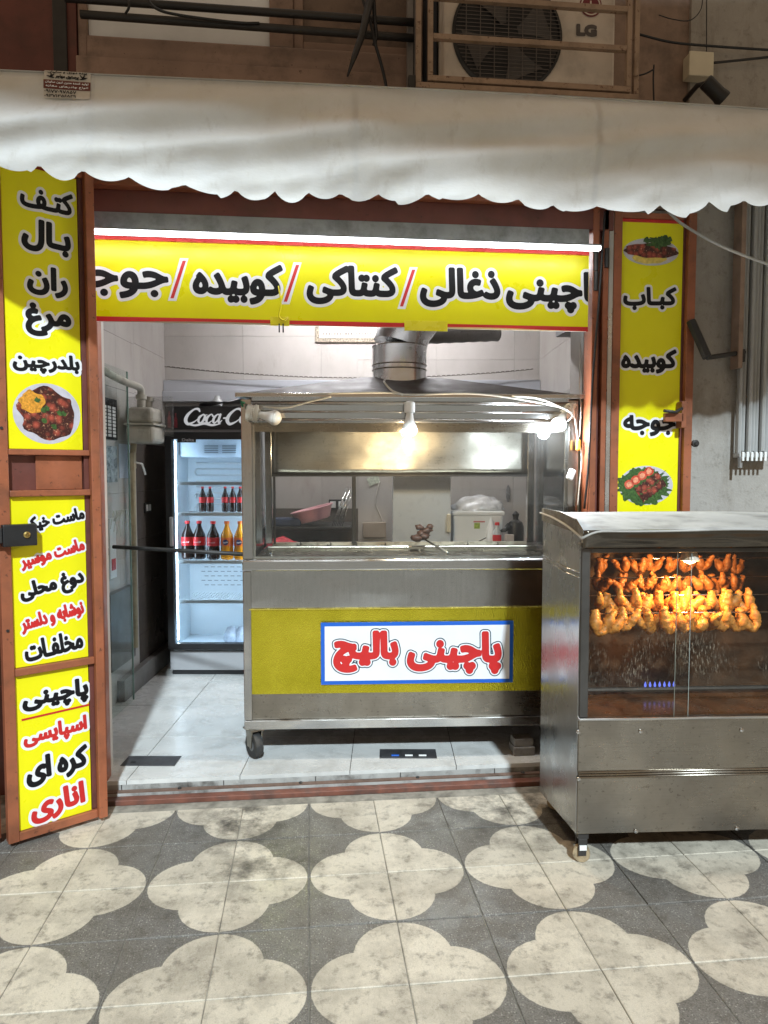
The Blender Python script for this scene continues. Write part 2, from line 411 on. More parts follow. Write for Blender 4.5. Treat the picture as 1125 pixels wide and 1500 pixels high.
# ---- pavement: 30 cm terrazzo tiles, four make a cream quatrefoil
def paving_mat():
    m, nt, out = new_mat('terrazzo_paving'); b = nt.nodes.new('ShaderNodeBsdfPrincipled'); nt.links.new(b.outputs[0], out.inputs[0])
    tc = nt.nodes.new('ShaderNodeTexCoord'); P = tc.outputs['Object']; W = wpos(nt)
    def dist(cx, cy):
        s = nt.nodes.new('ShaderNodeVectorMath'); s.operation = 'SUBTRACT'; nt.links.new(P, s.inputs[0]); s.inputs[1].default_value = (cx, cy, 0)
        f = nt.nodes.new('ShaderNodeVectorMath'); f.operation = 'MULTIPLY'; nt.links.new(s.outputs[0], f.inputs[0]); f.inputs[1].default_value = (1, 1, 0)
        l = nt.nodes.new('ShaderNodeVectorMath'); l.operation = 'LENGTH'; nt.links.new(f.outputs[0], l.inputs[0]); return l.outputs['Value']
    d = math_n(nt, 'MINIMUM', dist(.135, 0), dist(0, .135))
    d = math_n(nt, 'ADD', d, math_n(nt, 'MULTIPLY', math_n(nt, 'SUBTRACT', noise_n(nt, W, 60, 3), .5), .006))
    fac = ramp(nt, d, .1575, .1600)
    sp1 = noise_n(nt, W, 190, 2, .6); sp2 = noise_n(nt, W, 330, 2, .5)
    vor = nt.nodes.new('ShaderNodeTexVoronoi'); vor.inputs['Scale'].default_value = 125; nt.links.new(W, vor.inputs['Vector'])
    chips = ramp(nt, vor.outputs['Distance'], .36, .22)
    vc = nt.nodes.new('ShaderNodeSeparateColor'); nt.links.new(vor.outputs['Color'], vc.inputs[0])
    chipsel = math_n(nt, 'MULTIPLY', chips, ramp(nt, vc.outputs[0], .45, .6))
    grey = mix_c(nt, ramp(nt, sp1, .35, .65), (.10, .095, .088), (.22, .205, .185))
    grey = mix_c(nt, math_n(nt, 'MULTIPLY', chipsel, .85), grey, (.42, .40, .36))
    grey = mix_c(nt, math_n(nt, 'MULTIPLY', math_n(nt, 'MULTIPLY', chips, ramp(nt, vc.outputs[1], .7, .8)), .8), grey, (.02, .02, .02))
    cream = mix_c(nt, ramp(nt, sp2, .35, .65), (.60, .53, .42), (.70, .635, .52))
    cream = mix_c(nt, math_n(nt, 'MULTIPLY', ramp(nt, sp1, .62, .70), .5), cream, (.36, .31, .23))
    c = mix_c(nt, fac, cream, grey)
    oi = nt.nodes.new('ShaderNodeObjectInfo')
    c = mix_c(nt, math_n(nt, 'MULTIPLY', oi.outputs['Random'], .22), c, (.16, .14, .11))
    st = noise_n(nt, W, 4.5, 9, .68); c = mix_c(nt, math_n(nt, 'MULTIPLY', ramp(nt, st, .44, .70), .55), c, (.09, .075, .055))
    st2 = noise_n(nt, W, 17, 8, .7); c = mix_c(nt, math_n(nt, 'MULTIPLY', ramp(nt, st2, .52, .70), .7), c, (.06, .05, .04))
    st3 = noise_n(nt, wpos(nt, (1.6, .7, 1)), 52, 7, .75); c = mix_c(nt, math_n(nt, 'MULTIPLY', ramp(nt, st3, .54, .74), .45), c, (.11, .09, .065))
    # soot spills: patches with a shape of their own by the doorstep and by the grill
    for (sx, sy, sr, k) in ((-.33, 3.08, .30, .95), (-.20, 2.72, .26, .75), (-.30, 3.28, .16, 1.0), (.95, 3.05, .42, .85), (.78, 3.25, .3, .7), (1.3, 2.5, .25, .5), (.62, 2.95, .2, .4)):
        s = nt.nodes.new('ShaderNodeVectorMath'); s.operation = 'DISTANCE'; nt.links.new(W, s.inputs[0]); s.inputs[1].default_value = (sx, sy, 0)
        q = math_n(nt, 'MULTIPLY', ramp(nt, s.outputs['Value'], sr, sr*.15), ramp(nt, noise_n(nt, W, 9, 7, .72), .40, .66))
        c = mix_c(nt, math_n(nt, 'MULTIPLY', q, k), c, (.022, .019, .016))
    nt.links.new(c, b.inputs['Base Color'])
    mr = nt.nodes.new('ShaderNodeMapRange'); nt.links.new(st, mr.inputs[0]); mr.inputs[1].default_value = .3; mr.inputs[2].default_value = .7
    mr.inputs[3].default_value = .34; mr.inputs[4].default_value = .62; nt.links.new(mr.outputs[0], b.inputs['Roughness'])
    bn = nt.nodes.new('ShaderNodeBump'); bn.inputs['Strength'].default_value = .25; bn.inputs['Distance'].default_value = .002
    nt.links.new(math_n(nt, 'ADD', sp1, math_n(nt, 'MULTIPLY', st2, 2)), bn.inputs['Height']); nt.links.new(bn.outputs[0], b.inputs['Normal'])
    return m
PAVE = paving_mat()
GROUT = pbr('pavement_joint', (.26, .24, .20), .9, var=.4, vs=14, dirt=.6, ds=9)
pav = tag(MB().box(-60, 60, -60, 3.9, -.3, -.005).build('pavement', GROUT), kind='structure')
g = .0016; cbev = .004
tv = []
for zz, k in ((-.02, 0), (-cbev*.5, 0), (0, cbev*.6)):
    tv += [(g+k, g+k, zz), (.3-g-k, g+k, zz), (.3-g-k, .3-g-k, zz), (g+k, .3-g-k, zz)]
tile_me = MB().add(tv, [(8, 9, 10, 11)]+[(a+i, a+(i+1) % 4, a+4+(i+1) % 4, a+4+i) for a in (0, 4) for i in range(4)]).mesh('paving_tile', PAVE)
QX, QY = .29, 2.03
for i in range(-5, 5):
    for j in range(-3, 3):
        for k in range(4):
            if j == 2 and k in (0, 1): continue
            x, y = QX+i*.6, QY+j*.6
            inst('paving_tile', tile_me, pav, (x, y, random.uniform(-.0012, .0008)), (R(random.uniform(-.15, .15)), R(random.uniform(-.15, .15)), k*math.pi/2))

# ---- shop floor: marbled porcelain tiles on a step
def floor_mat():
    m, nt, out = new_mat('porcelain_floor'); b = nt.nodes.new('ShaderNodeBsdfPrincipled'); nt.links.new(b.outputs[0], out.inputs[0])
    v = wpos(nt, (1, 2.2, 1)); n1 = noise_n(nt, v, 2.6, 8, .62); oi = nt.nodes.new('ShaderNodeObjectInfo')
    c = mix_c(nt, ramp(nt, n1, .3, .7), (.54, .54, .52), (.70, .69, .66))
    c = mix_c(nt, math_n(nt, 'MULTIPLY', oi.outputs['Random'], .15), c, (.42, .43, .42))
    d = noise_n(nt, wpos(nt), 7, 9, .7); c = mix_c(nt, math_n(nt, 'MULTIPLY', ramp(nt, d, .48, .72), .45), c, (.2, .18, .15))
    d2 = noise_n(nt, wpos(nt), 45, 5, .7); c = mix_c(nt, math_n(nt, 'MULTIPLY', ramp(nt, d2, .68, .74), .5), c, (.08, .07, .06))
    nt.links.new(c, b.inputs['Base Color']); b.inputs['Roughness'].default_value = .22
    mr = nt.nodes.new('ShaderNodeMapRange'); nt.links.new(d, mr.inputs[0]); mr.inputs[3].default_value = .12; mr.inputs[4].default_value = .42; nt.links.new(mr.outputs[0], b.inputs['Roughness'])
    return m
FLOOR = floor_mat()
SJ = pbr('dirty_joint', (.05, .045, .04), .9, var=.4)
fl = struct('shop_floor')
MB().prism([(-1.32, 3.40), (1.9, 3.40), (2.0, 6.2), (-1.3, 6.2)], -.1, FZ-.006, 'z').build('floor_screed', SJ, fl)
# tiles laid square with the inside, cut along the door line y = 3.385
def clip_poly(poly, a, b, c):                # keep a*x+b*y >= c
    o = []
    for i in range(len(poly)):
        p, q = poly[i], poly[(i+1) % len(poly)]; dp, dq = a*p[0]+b*p[1]-c, a*q[0]+b*q[1]-c
        if dp >= 0: o.append(p)
        if (dp >= 0) != (dq >= 0): t = dp/(dp-dq); o.append((p[0]+(q[0]-p[0])*t, p[1]+(q[1]-p[1])*t))
    return o
U0 = IN.to(atz(352.5, 1134, FZ))[0]; V0 = IN.to(atz(260, 1079, FZ))[1]; TU, TV = .525, .525
for i in range(-3, 4):
    for j in range(-2, 5):
        u0, v0 = U0+i*TU, V0+j*TV; q = .0018
        pl = [(u0+q, v0+q), (u0+TU-q, v0+q), (u0+TU-q, v0+TV-q), (u0+q, v0+TV-q)]
        for a, b, c in ((1, 0, UL-.02), (-1, 0, -UR-.02), (0, -1, -VB-.02)): pl = clip_poly(pl, a, b, c) if len(pl) > 2 else pl
        wp = [tuple(IN.out((p[0], p[1], 0))[:2]) for p in pl]
        wp = clip_poly(wp, 0, 1, 3.385) if len(wp) > 2 else wp
        if len(wp) > 2:
            MB().prism(wp, FZ-.02, FZ+random.uniform(-.0008, .0006), 'z').build('floor_tile', FLOOR, fl)
# stone riser under the tiles, in pieces
STEP = pbr('worn_step_stone', (.36, .35, .33), .6, var=.2, vs=8, dirt=.85, ds=10, bump=.5, bs=25)
xx = -1.34
while xx < 1.9:
    L = random.uniform(.38, .52); MB().box(xx, xx+L-.003, 3.387, 3.42, -.02, FZ-.021).build('step_stone', STEP, fl, bevel=.003); xx += L
MB().box(-1.34, 1.93, 3.355, 3.3865, -.02, .032).build('step_ledge', STEP, fl, bevel=.002)

# ---- inside walls and ceiling
def wall_mat(name, a, b_, rough):
    m, nt, out = new_mat(name); b = nt.nodes.new('ShaderNodeBsdfPrincipled'); nt.links.new(b.outputs[0], out.inputs[0])
    v = wpos(nt, (1, 1, .6)); n1 = noise_n(nt, v, 3, 7, .6); oi = nt.nodes.new('ShaderNodeObjectInfo')
    c = mix_c(nt, ramp(nt, n1, .3, .7), a, b_); c = mix_c(nt, math_n(nt, 'MULTIPLY', oi.outputs['Random'], .12), c, tuple(x*.6 for x in a))
    d = noise_n(nt, wpos(nt, (1, 1, .35)), 9, 8, .7); c = mix_c(nt, math_n(nt, 'MULTIPLY', ramp(nt, d, .55, .78), .3), c, (.22, .17, .11))
    nt.links.new(c, b.inputs['Base Color']); b.inputs['Roughness'].default_value = rough; return m
WT = wall_mat('cream_wall_tile', (.46, .43, .40), (.56, .53, .50), .2)
WD = wall_mat('brown_wall_tile', (.085, .072, .064), (.125, .105, .092), .22)
WJ = pbr('wall_joint', (.42, .39, .36), .9)
CEIL = 3.0
def tiled_wall(name, along, face, spans, tw=.60, th=.33, first=0):
    """along: function (s, depth, z) -> local IN point; spans: (s0, s1, z0, z1, material)"""
    o = struct(name, (0, 0, 0), IN.ang)
    for s0, s1, z0, z1, mt in spans:
        s = s0
        while s < s1-.01:
            e = min(s+tw, s1); z = z0
            while z < z1-.01:
                f = min(z+th, z1)
                p, q = along(s+.0006, 0, z+.0006), along(e-.0006, .012, f-.0006)
                lo = [min(a, b) for a, b in zip(p, q)]; hi = [max(a, b) for a, b in zip(p, q)]
                MB().box(lo[0], hi[0], lo[1], hi[1], lo[2], hi[2]).build('wall_tile', mt, o, bevel=.0006, seg=1); z = f
            s = e
    return o
wl = tiled_wall('wall_left', lambda s, d, z: (UL-.012+d, s, z), 'u', [(4.82, VB, FZ, 1.74, WD), (4.82, VB, 1.74, CEIL, WT), (3.3, 4.82, FZ, CEIL, WT)])
MB().box(UL-.2, UL-.0125, 3.42, VB+.2, -.1, CEIL).build('wall_core', WJ, wl)
wb = tiled_wall('wall_back', lambda s, d, z: (s, VB+.012-d, z), 'v', [(UL, -.22, FZ, 1.25, WD), (UL, -.22, 1.25, CEIL, WT), (-.22, UR, FZ, CEIL, WT)])
MB().box(UL-.2, UR+.2, VB+.0125, VB+.2, -.1, CEIL).build('wall_core', WJ, wb)
wr = tiled_wall('wall_right', lambda s, d, z: (UR+.012-d, s, z), 'u', [(3.70, VB, FZ, CEIL, WT)])
MB().box(UR+.0125, UR+.2, 3.78, VB+.2, -.1, CEIL).build('wall_core', WJ, wr)
PLAST = pbr('white_plaster', (.62, .60, .57), .8, var=.08, dirt=.3)
ce = struct('ceiling', (0, 0, 0), IN.ang); MB().box(UL-.2, UR+.25, 3.3, VB+.2, CEIL, CEIL+.1).build('ceiling_slab', PLAST, ce)
# the lamp inside, high behind the sign board
tl = thing('ceiling_tube_light', 'white fluorescent tube light under the shop ceiling, hidden behind the long sign board', 'ceiling light', IN.out((-.15, 4.85, CEIL)), IN.ang)
MB().box(-.62, .62, -.04, .04, -.05, -.001).build('housing', WHITE, tl, bevel=.006)
MB().tube([(-.58, 0, -.075), (.58, 0, -.075)], .016, 12).build('tube', emis('tube_glow', (.98, .97, 1), 165), tl, smooth=True)

# ---- the building: street wall left, right and above
STUC = None
def stucco(name, a, b_):
    m, nt, out = new_mat(name); b = nt.nodes.new('ShaderNodeBsdfPrincipled'); nt.links.new(b.outputs[0], out.inputs[0])
    n1 = noise_n(nt, wpos(nt), 2.2, 8, .65); n2 = noise_n(nt, wpos(nt), 26, 6, .7); n3 = noise_n(nt, wpos(nt, (1, 1, .3)), 7, 7, .7); n4 = noise_n(nt, wpos(nt), 90, 4, .6)
    c = mix_c(nt, ramp(nt, n1, .3, .7), a, b_)
    c = mix_c(nt, math_n(nt, 'MULTIPLY', ramp(nt, n2, .55, .72), .45), c, (.10, .085, .065))
    c = mix_c(nt, math_n(nt, 'MULTIPLY', ramp(nt, n3, .52, .74), .5), c, (.13, .10, .065))
    c = mix_c(nt, math_n(nt, 'MULTIPLY', ramp(nt, n2, .40, .28), .35), c, (.52, .50, .45))
    nt.links.new(c, b.inputs['Base Color']); b.inputs['Roughness'].default_value = .9
    bn = nt.nodes.new('ShaderNodeBump'); bn.inputs['Strength'].default_value = .6; bn.inputs['Distance'].default_value = .006
    nt.links.new(math_n(nt, 'ADD', n2, math_n(nt, 'MULTIPLY', n4, .5)), bn.inputs['Height']); nt.links.new(bn.outputs[0], b.inputs['Normal']); return m
STUC = stucco('stained_stucco', (.30, .275, .245), (.40, .37, .335))
CLAD = pbr('brown_cladding', (.27, .185, .14), .6, var=.2, vs=9, dirt=.6, ds=6, bump=.3, bs=35)
bd = thing('shop_building', 'stained grey brown street wall round the takeaway opening', 'building', (0, 3.46, 0))
MB().box(1.90, 9, 0.02, .5, -.1, 5.6).build('wall', STUC, bd)
MB().box(-9, -1.32, .02, .5, -.1, 5.6).build('wall', MAROON, bd)
MB().box(-1.32, 1.90, .04, .5, 2.86, 5.6).build('wall', CLAD, bd)
MB().box(1.50, 1.90, .06, .5, -.1, 2.86).build('wall', STUC, bd)
# corner infill that closes the wedge between street wall and the turned room
MB().box(1.38, 1.62, .05, .22, -.1, 2.86).build('door_jamb', PLAST, bd)
MB().box(-1.40, -.98, .05, .12, -.1, 2.86).build('door_jamb', PLAST, bd)

# ---- an added cloth sheet, unseen behind the viewer, to shade the upper awning and wall
op = thing('added_shade_cloth', 'wide brown cloth sheet added unseen behind the viewer to shade the upper wall', 'banner', (0, -2.6, 0))
MB().grid(lambda a, b: (-12+24*a, .06*math.sin(a*30), 6.79+.035*math.sin(a*19)+2.2*b), 60, 4).build('cloth', pbr('brown_cloth', (.16, .12, .09), .8), op, fix=False)
MB().tube([(-14, 0, 9.64), (14, 0, 9.64)], .012, 6).build('rope', DARK, op)

# =================================================================== STREET FRONT
SY = 3.36                                    # plane of the sign board
def YF(Y): return Frame((0, Y, 0), 0)
SF = YF(SY)
fr = thing('door_frame', 'red brown steel frame of the shop opening under the awning', 'door frame', (0, 3.42, 0))
zt = SF.on(400, 283)[2]
MB().box(-1.32, 1.47, -.10, .04, 2.80, 2.88).build('lintel', RUST, fr, bevel=.004)
MB().box(-1.32, 1.47, -.055, .039, 2.70, 2.7995).build('lintel', MAROON, fr, bevel=.003)
MB().box(-1.32, 1.345, -.058, -.03, 2.622, 2.6995).build('head_plate', pbr('grey_zinc', (.30, .31, .31), .42, metal=.7, dirt=.5, ds=9), fr)
MB().box(-1.32, 1.93, -.115, -.067, -.005, .02).build('sill_rail', pbr('grimy_sill', (.17, .062, .04), .55, var=.4, vs=9, dirt=.9, ds=8, bump=.4, bs=30, dirtcol=(.05, .04, .035)), fr, bevel=.003)
MB().box(-1.32, 1.93, -.066, -.040, .0325, .038).build('sill_rail', pbr('worn_sill', (.20, .13, .10), .5, metal=.4, dirt=.7, ds=14), fr)
for x in (-.62, -.05, .52, 1.05):
    MB().lathe([(.009, 0), (.009, .004), (.005, .007)], 10, Matrix.Translation((x, -.053, .038))).build('bolt', DARK, fr)
MB().box(-1.32, -.955, -.03, .035, .0, 2.70).build('post', RUST, fr, bevel=.004)
def colx(px, Y): return aty(px, 560, Y)[0]
for a, b, y0, y1, mt in ((861, 870, -.06, .04, RUST), (871.5, 876, -.03, .02, MAROON), (877, 884.5, -.055, .03, RUST)):
    MB().box(colx(a, 3.40), colx(b, 3.40), y0, y1, .02, 2.80).build('post', mt, fr, bevel=.003)
MB().box(colx(886, 3.40), colx(892.5, 3.40), -.045, .03, .02, 2.79).build('channel', pbr('bare_channel', (.55, .53, .50), .3, metal=.8, dirt=.4), fr, bevel=.003)
for px, py in ((873, 383), (873, 412), (889, 378)):
    p = aty(px, py, 3.36); MB().tube([(p[0], -.06, p[2]-.045), (p[0], -.06, p[2]+.045)], .012, 10).build('hinge', DARK, fr, smooth=False)

# ---- the long sign board
MB().box(-1.25, 1.342, -.218, -.178, 2.5735, 2.580).build('lamp_shelf', MATS['grey_zinc'], fr)
sg = thing('sign_board', 'long yellow sign board with black Persian words across the top of the opening', 'sign', (0, SY, 0))
x0, x1, z0, z1 = -1.25, 1.345, 2.218, 2.588
def warpz(x): return 0
MB().box(x0, x1, 0, .02, z0+.018, z1).build('panel', YEL, sg); MB().box(x0, x1, .0205, .026, z0, z1).build('backing', WHITE, sg)
MB().grid(lambda a, b: (x0+(x1-x0)*a, -.002-.004*math.sin(a*9)**2*(1-b), z0+.018*b+(.0-.004*math.sin(a*14))*(1-b)), 60, 1).build('red_border', PRED, sg, fix=False)
OL = ((.014, PWHT),)
def sgn(body, xa, xb, ya, yb, bold=.045, **kw):
    yc = (ya+yb)/2; a, b = SF.on(xa, yc), SF.on(xb, yc); t, u = SF.on((xa+xb)/2, ya), SF.on((xa+xb)/2, yb)
    return word(body, ((a[0]+b[0])/2, (t[2]+u[2])/2), b[0]-a[0], t[2]-u[2], 0, sg, PBLK, OL, bold, d0=.0006, clip=(x0+.002, x1-.001, z0+.03, z1-.002), **kw)
sgn('جوجه', 98, 247, 385, 437); sgn('کوبیده', 282, 414.5, 386, 446); sgn('کنتاکی', 449, 583, 389, 447); sgn('ذغالی', 615, 733, 392, 451); sgn('پاچینی', 741, 884, 397, 459)
for a, b in (((270, 382), (252, 437)), ((436, 388), (418, 442)), ((606, 395), (588, 449))):
    p, q = SF.on(*a), SF.on(*b)
    for nm, wv, dd, mt in (('slash_outline', .019, .0006, PWHT), ('slash', .0075, .0011, PRED)):
        e = wv-.0075
        MB().add([(q[0]-wv, -dd, q[2]-e), (q[0]+wv, -dd, q[2]-e), (p[0]+wv, -dd, p[2]+e), (p[0]-wv, -dd, p[2]+e)], [(0, 1, 2, 3)]).build(nm, mt, sg, fix=False)
# patched-on strips of tape with wire ends
TAPE = pbr('yellow_tape', (.80, .70, .03), .25, var=.05)
for (xa, xb, ya, yb) in ((592, 655, 470, 486), (396, 424, 464, 478)):
    p, q = SF.on(xa, ya), SF.on(xb, yb)
    MB().box(p[0], q[0], -.010, -.0075, q[2], p[2]).build('tape_patch', TAPE, sg, bevel=.001)
p = SF.on(412, 478); MB().box(p[0]-.012, p[0]-.006, -.014, -.008, p[2]-.03, p[2]+.01).box(p[0]+.006, p[0]+.012, -.014, -.008, p[2]-.03, p[2]+.01).build('clip', BLACK, sg)
pts = [SF.on(*q) for q in ((408, 420), (412, 446), (409, 464), (416, 470), (422, 466))]
MB().tube(catm([(q[0], -.014, q[2]) for q in pts]), .0035, 6).build('tie_wire', TAPE, sg, smooth=True)

# ---- LED strip over it
ls = thing('led_strip', 'bright white light strip with a red rim along the top of the long sign board', 'light strip', (0, SY, 0))
MB().box(-1.25, 1.342, -.012, -.001, 2.574, 2.590).build('red_rim', pbr('red_rim', (.66, .06, .06), .3, var=.1), ls)
MB().box(-1.25, 1.342, -.152, -.122, 2.5580, 2.573).build('light_bar', emis('led_glow', (.92, .96, 1), 15), ls, bevel=.003)

# ---- door leaves
LT = ((.011, PWHT),)
P0 = atz(155, 1190, .03); LF = Frame((P0[0], P0[1], 0), 34)
def plate(parent, c, a, b, seed, garnish, d=.003, saffron=True, side=0):
    """printed photo of a dish: flat disc in the print"""
    nm = 'dish_print_%d' % seed
    m, nt, out = new_mat(nm); bs = nt.nodes.new('ShaderNodeBsdfPrincipled'); nt.links.new(bs.outputs[0], out.inputs[0]); bs.inputs['Roughness'].default_value = .4
    tc = nt.nodes.new('ShaderNodeTexCoord'); mp = nt.nodes.new('ShaderNodeMapping'); mp.inputs['Location'].default_value = (-c[0]+seed*0, 0, -c[1]); nt.links.new(tc.outputs['Object'], mp.inputs[0]); P = mp.outputs[0]
    v = nt.nodes.new('ShaderNodeTexVoronoi'); v.inputs['Scale'].default_value = 34; nt.links.new(P, v.inputs['Vector'])
    sh = ramp(nt, v.outputs['Distance'], .1, .62); nz = noise_n(nt, P, 110, 5, .7)
    meat = mix_c(nt, sh, (.42, .075, .045), (.045, .010, .008)); meat = mix_c(nt, math_n(nt, 'MULTIPLY', ramp(nt, nz, .58, .68), .8), meat, (.72, .38, .22))
    meat = mix_c(nt, math_n(nt, 'MULTIPLY', ramp(nt, noise_n(nt, P, 60, 4), .60, .66), .7), meat, (.03, .012, .008))
    nt.links.new(meat, bs.inputs['Base Color'])
    rim = pbr('dish_rim_%d' % seed, (.52, .50, .55), .35, var=.12, vs=20)
    def disc(nm, cx, cz, ra, rb, dep, mt, wob=0, n=40, fq=2):
        vs = [(cx+ra*math.cos(t)*(1+wob*noise.noise((math.cos(t)*fq, math.sin(t)*fq, seed+cx*9))), -dep, cz+rb*math.sin(t)*(1+wob*noise.noise((math.cos(t)*fq, math.sin(t)*fq, seed+cz*7+5)))) for t in [2*math.pi*k/n for k in range(n)]]
        return MB().add(vs, [tuple(range(n))]).build(nm, mt, parent, fix=False)
    top = disc('dish_print', c[0], c[1], a, b, d, rim)
    rr = random.Random(seed)
    gm = pbr('herb_print', (.035, .085, .02), .4, var=.6, vs=120, dirt=.8, ds=70, dirtcol=(.10, .20, .05)); tm = pbr('tomato_print', (.52, .05, .025), .4, var=.5, vs=70, dirt=.5, ds=60, dirtcol=(.75, .35, .22)); sm = pbr('saffron_print', (.62, .27, .03), .4, var=.4, vs=120); pm = pbr('potato_print', (.72, .55, .12), .4, var=.25, vs=50)
    if garnish == 'wings':
        disc('meat_print', c[0]+.004, c[1]-.004, a*.86, b*.84, d+.0004, m, .25)
        disc('saffron_print', c[0]-a*.45, c[1]+b*.35, a*.36, b*.36, d+.0008, sm, .3)
        for k in range(7): disc('herb_print', c[0]+rr.uniform(-.3, .5)*a, c[1]+rr.uniform(-.5, .6)*b, a*.09, b*.08, d+.0012, gm, .8, 14)
    elif garnish == 'slices':
        disc('potato_print', c[0]-a*.05, c[1]-b*.42, a*.62, b*.46, d+.0006, pm, .25)
        disc('meat_print', c[0], c[1]+b*.10, a*.97, b*.55, d+.0010, m, .35)
        disc('herb_print', c[0]+a*.25, c[1]+b*.70, a*.42, b*.40, d+.0014, gm, .7, 90, 6)
        for k in range(9): disc('herb_print', c[0]+a*rr.uniform(-.2, .7), c[1]+b*rr.uniform(.7, 1.1), a*.1, b*.16, d+.0016+k*.00002, gm, .9, 12)
    else:
        disc('herb_print', c[0]-a*.1, c[1]-b*.05, a*.96, b*.92, d+.0004, gm, .30, 110, 7)
        pale = pbr('tomato_flesh_print', (.72, .28, .16), .4, var=.4, vs=80)
        for k in range(4): disc('tomato_print', c[0]-a*.62+a*.24*k, c[1]+b*(.05+.22*k), a*.17, b*.24, d+.0008+k*.00005, tm, .2, 20); disc('tomato_flesh_print', c[0]-a*.62+a*.24*k, c[1]+b*(.05+.22*k), a*.10, b*.15, d+.0010+k*.00005, pale, .4, 16)
        for k in range(2):
            ang = .62; L = a*.95; wv = b*.2; ox, oz = c[0]+a*(.08+.18*k), c[1]+b*(.10-.36*k)
            ca, sa = math.cos(ang), math.sin(ang); n = 18; vs = []
            for q in range(n+1): t = -L*.55+L*1.1*q/n; r = wv*(1+.25*math.sin(q*2.1)); vs.append((ox+t*ca-r*sa, oz+t*sa+r*ca))
            for q in range(n, -1, -1): t = -L*.55+L*1.1*q/n; r = -wv*(1+.25*math.sin(q*2.3+1)); vs.append((ox+t*ca-r*sa, oz+t*sa+r*ca))
            MB().add([(x, -(d+.0014+.0002*k), z) for x, z in vs], [tuple(range(len(vs)))]).build('kebab_print', m, parent, fix=False)
            e0 = (ox+L*.55*ca, oz+L*.55*sa); e1 = (ox+L*.85*ca, oz+L*.85*sa)
            MB().add([(e0[0], -(d+.0015), e0[1]-.002), (e1[0], -(d+.0015), e1[1]-.001), (e1[0], -(d+.0015), e1[1]+.001), (e0[0], -(d+.0015), e0[1]+.002)], [(0, 1, 2, 3)]).build('skewer_print', DARK, parent, fix=False)
    return top
lf = thing('door_leaf', 'open red brown door leaf at the left with yellow menu panels and black lock', 'door leaf', (P0[0], P0[1], 0), 34)
XL, XR, ZB, ZT = -.392, .0, .022, 2.80
MB().box(XL, XL+.042, -.012, .030, ZB, ZT).build('stile', RUST, lf, bevel=.003)
MB().box(XR-.036, XR, -.030, .030, ZB, ZT).build('stile', RUST, lf, bevel=.003)
MB().box(XR-.056, XR-.0365, .002, .03, ZB+.04, ZT).build('stop_bead', MAROON, lf, bevel=.002)
def rail(za, zb, mt=RUST, y0=-.010): return MB().box(XL+.0425, XR-.0365, y0, .0295, za, zb).build('rail', mt, lf, bevel=.003)
rail(ZB, .058); rail(.708, .738, y0=-.016); rail(1.437, 1.462, y0=-.018); rail(1.605, 1.628, y0=-.014); rail(2.76, ZT)
def ypanel(xa, xb, za, zb, nm='sign_panel'):
    return MB().box(xa, xb, .003, .010, za, zb).build(nm, YEL, lf)
s1 = ypanel(-.345, -.060, 1.630, 2.752); s2 = ypanel(-.347, -.058, .740, 1.436); s3 = ypanel(-.350, -.060, .060, .704)
for za, zb in ((.05, 1.4365), (1.6285, 2.76)): MB().box(-.353, -.0565, .011, .016, za, zb).build('back_sheet', PRED, lf)
# the hatch between the panels
MB().box(XL+.043, -.037, .022, .027, 1.463, 1.604).build('hatch_back', MAROON, lf)
MB().box(-.245, -.062, .012, .018, 1.463, 1.604).build('hatch_plate', RUST, lf, bevel=.002)
def lw(body, xl, yl, xr, yr, h, mt, par, bold=.05, lay=LT, **kw): return word_px(LF, body, xl, yl, xr, yr, h, par, mt, lay, bold, d0=-.0027, depth=.003, **kw)
def z3(x, y): return x/3.75, 240+y/3.75
def z4(x, y): return x/3.75, 600+y/3.75
def z5(x, y): return x/3.75, 900+y/3.75
lw('کتـف', *z3(108, 165), *z3(402, 232), 33, PBLK, s1); lw('بـال', *z3(118, 372), *z3(390, 440), 48, PBLK, s1)
lw('ران', *z3(148, 625), *z3(374, 668), 44, PBLK, s1); lw('مرغ', *z3(136, 850), *z3(392, 868), 48, PBLK, s1); lw('بلدرچین', *z3(68, 1085), *z3(438, 1112), 30, PBLK, s1)
pc = LF.on(69.5, 606, .003); plate(s1, (pc[0], pc[2]), .130, .124, 3, 'wings', d=-.0026)
lw('ماست خیکی', *z4(118, 645), *z4(464, 575), 24, PBLK, s2, lay=((.008, PWHT),)); lw('ماست موسیر', *z4(110, 845), *z4(464, 745), 25, PRED, s2, lay=((.008, PWHT),))
lw('دوغ محلی', *z4(110, 1020), *z4(462, 925), 33, PBLK, s2, lay=((.008, PWHT),)); lw('نوشابه و دلستر', *z4(113, 1190), *z4(460, 1090), 27, PRED, s2, lay=((.008, PWHT),)); lw('مخلفـات', *z4(133, 1335), *z4(454, 1255), 31, PBLK, s2, lay=((.008, PWHT),))
lw('پاچینی', *z5(122, 480), *z5(486, 410), 38, PBLK, s3); lw('اسپایسی', *z5(128, 690), *z5(478, 602), 31, PRED, s3); lw('کره ای', *z5(143, 880), *z5(482, 785), 44, PBLK, s3); lw('اناری', *z5(168, 1085), *z5(467, 985), 44, PRED, s3)
a, b = LF.on(*z5(118, 580), .003), LF.on(*z5(490, 495), .003)
MB().add([(a[0], .001, a[2]-.004), (b[0], .001, b[2]-.004), (b[0], .001, b[2]+.004), (a[0], .001, a[2]+.004)], [(0, 1, 2, 3)]).build('rule', PRED, s3, fix=False)
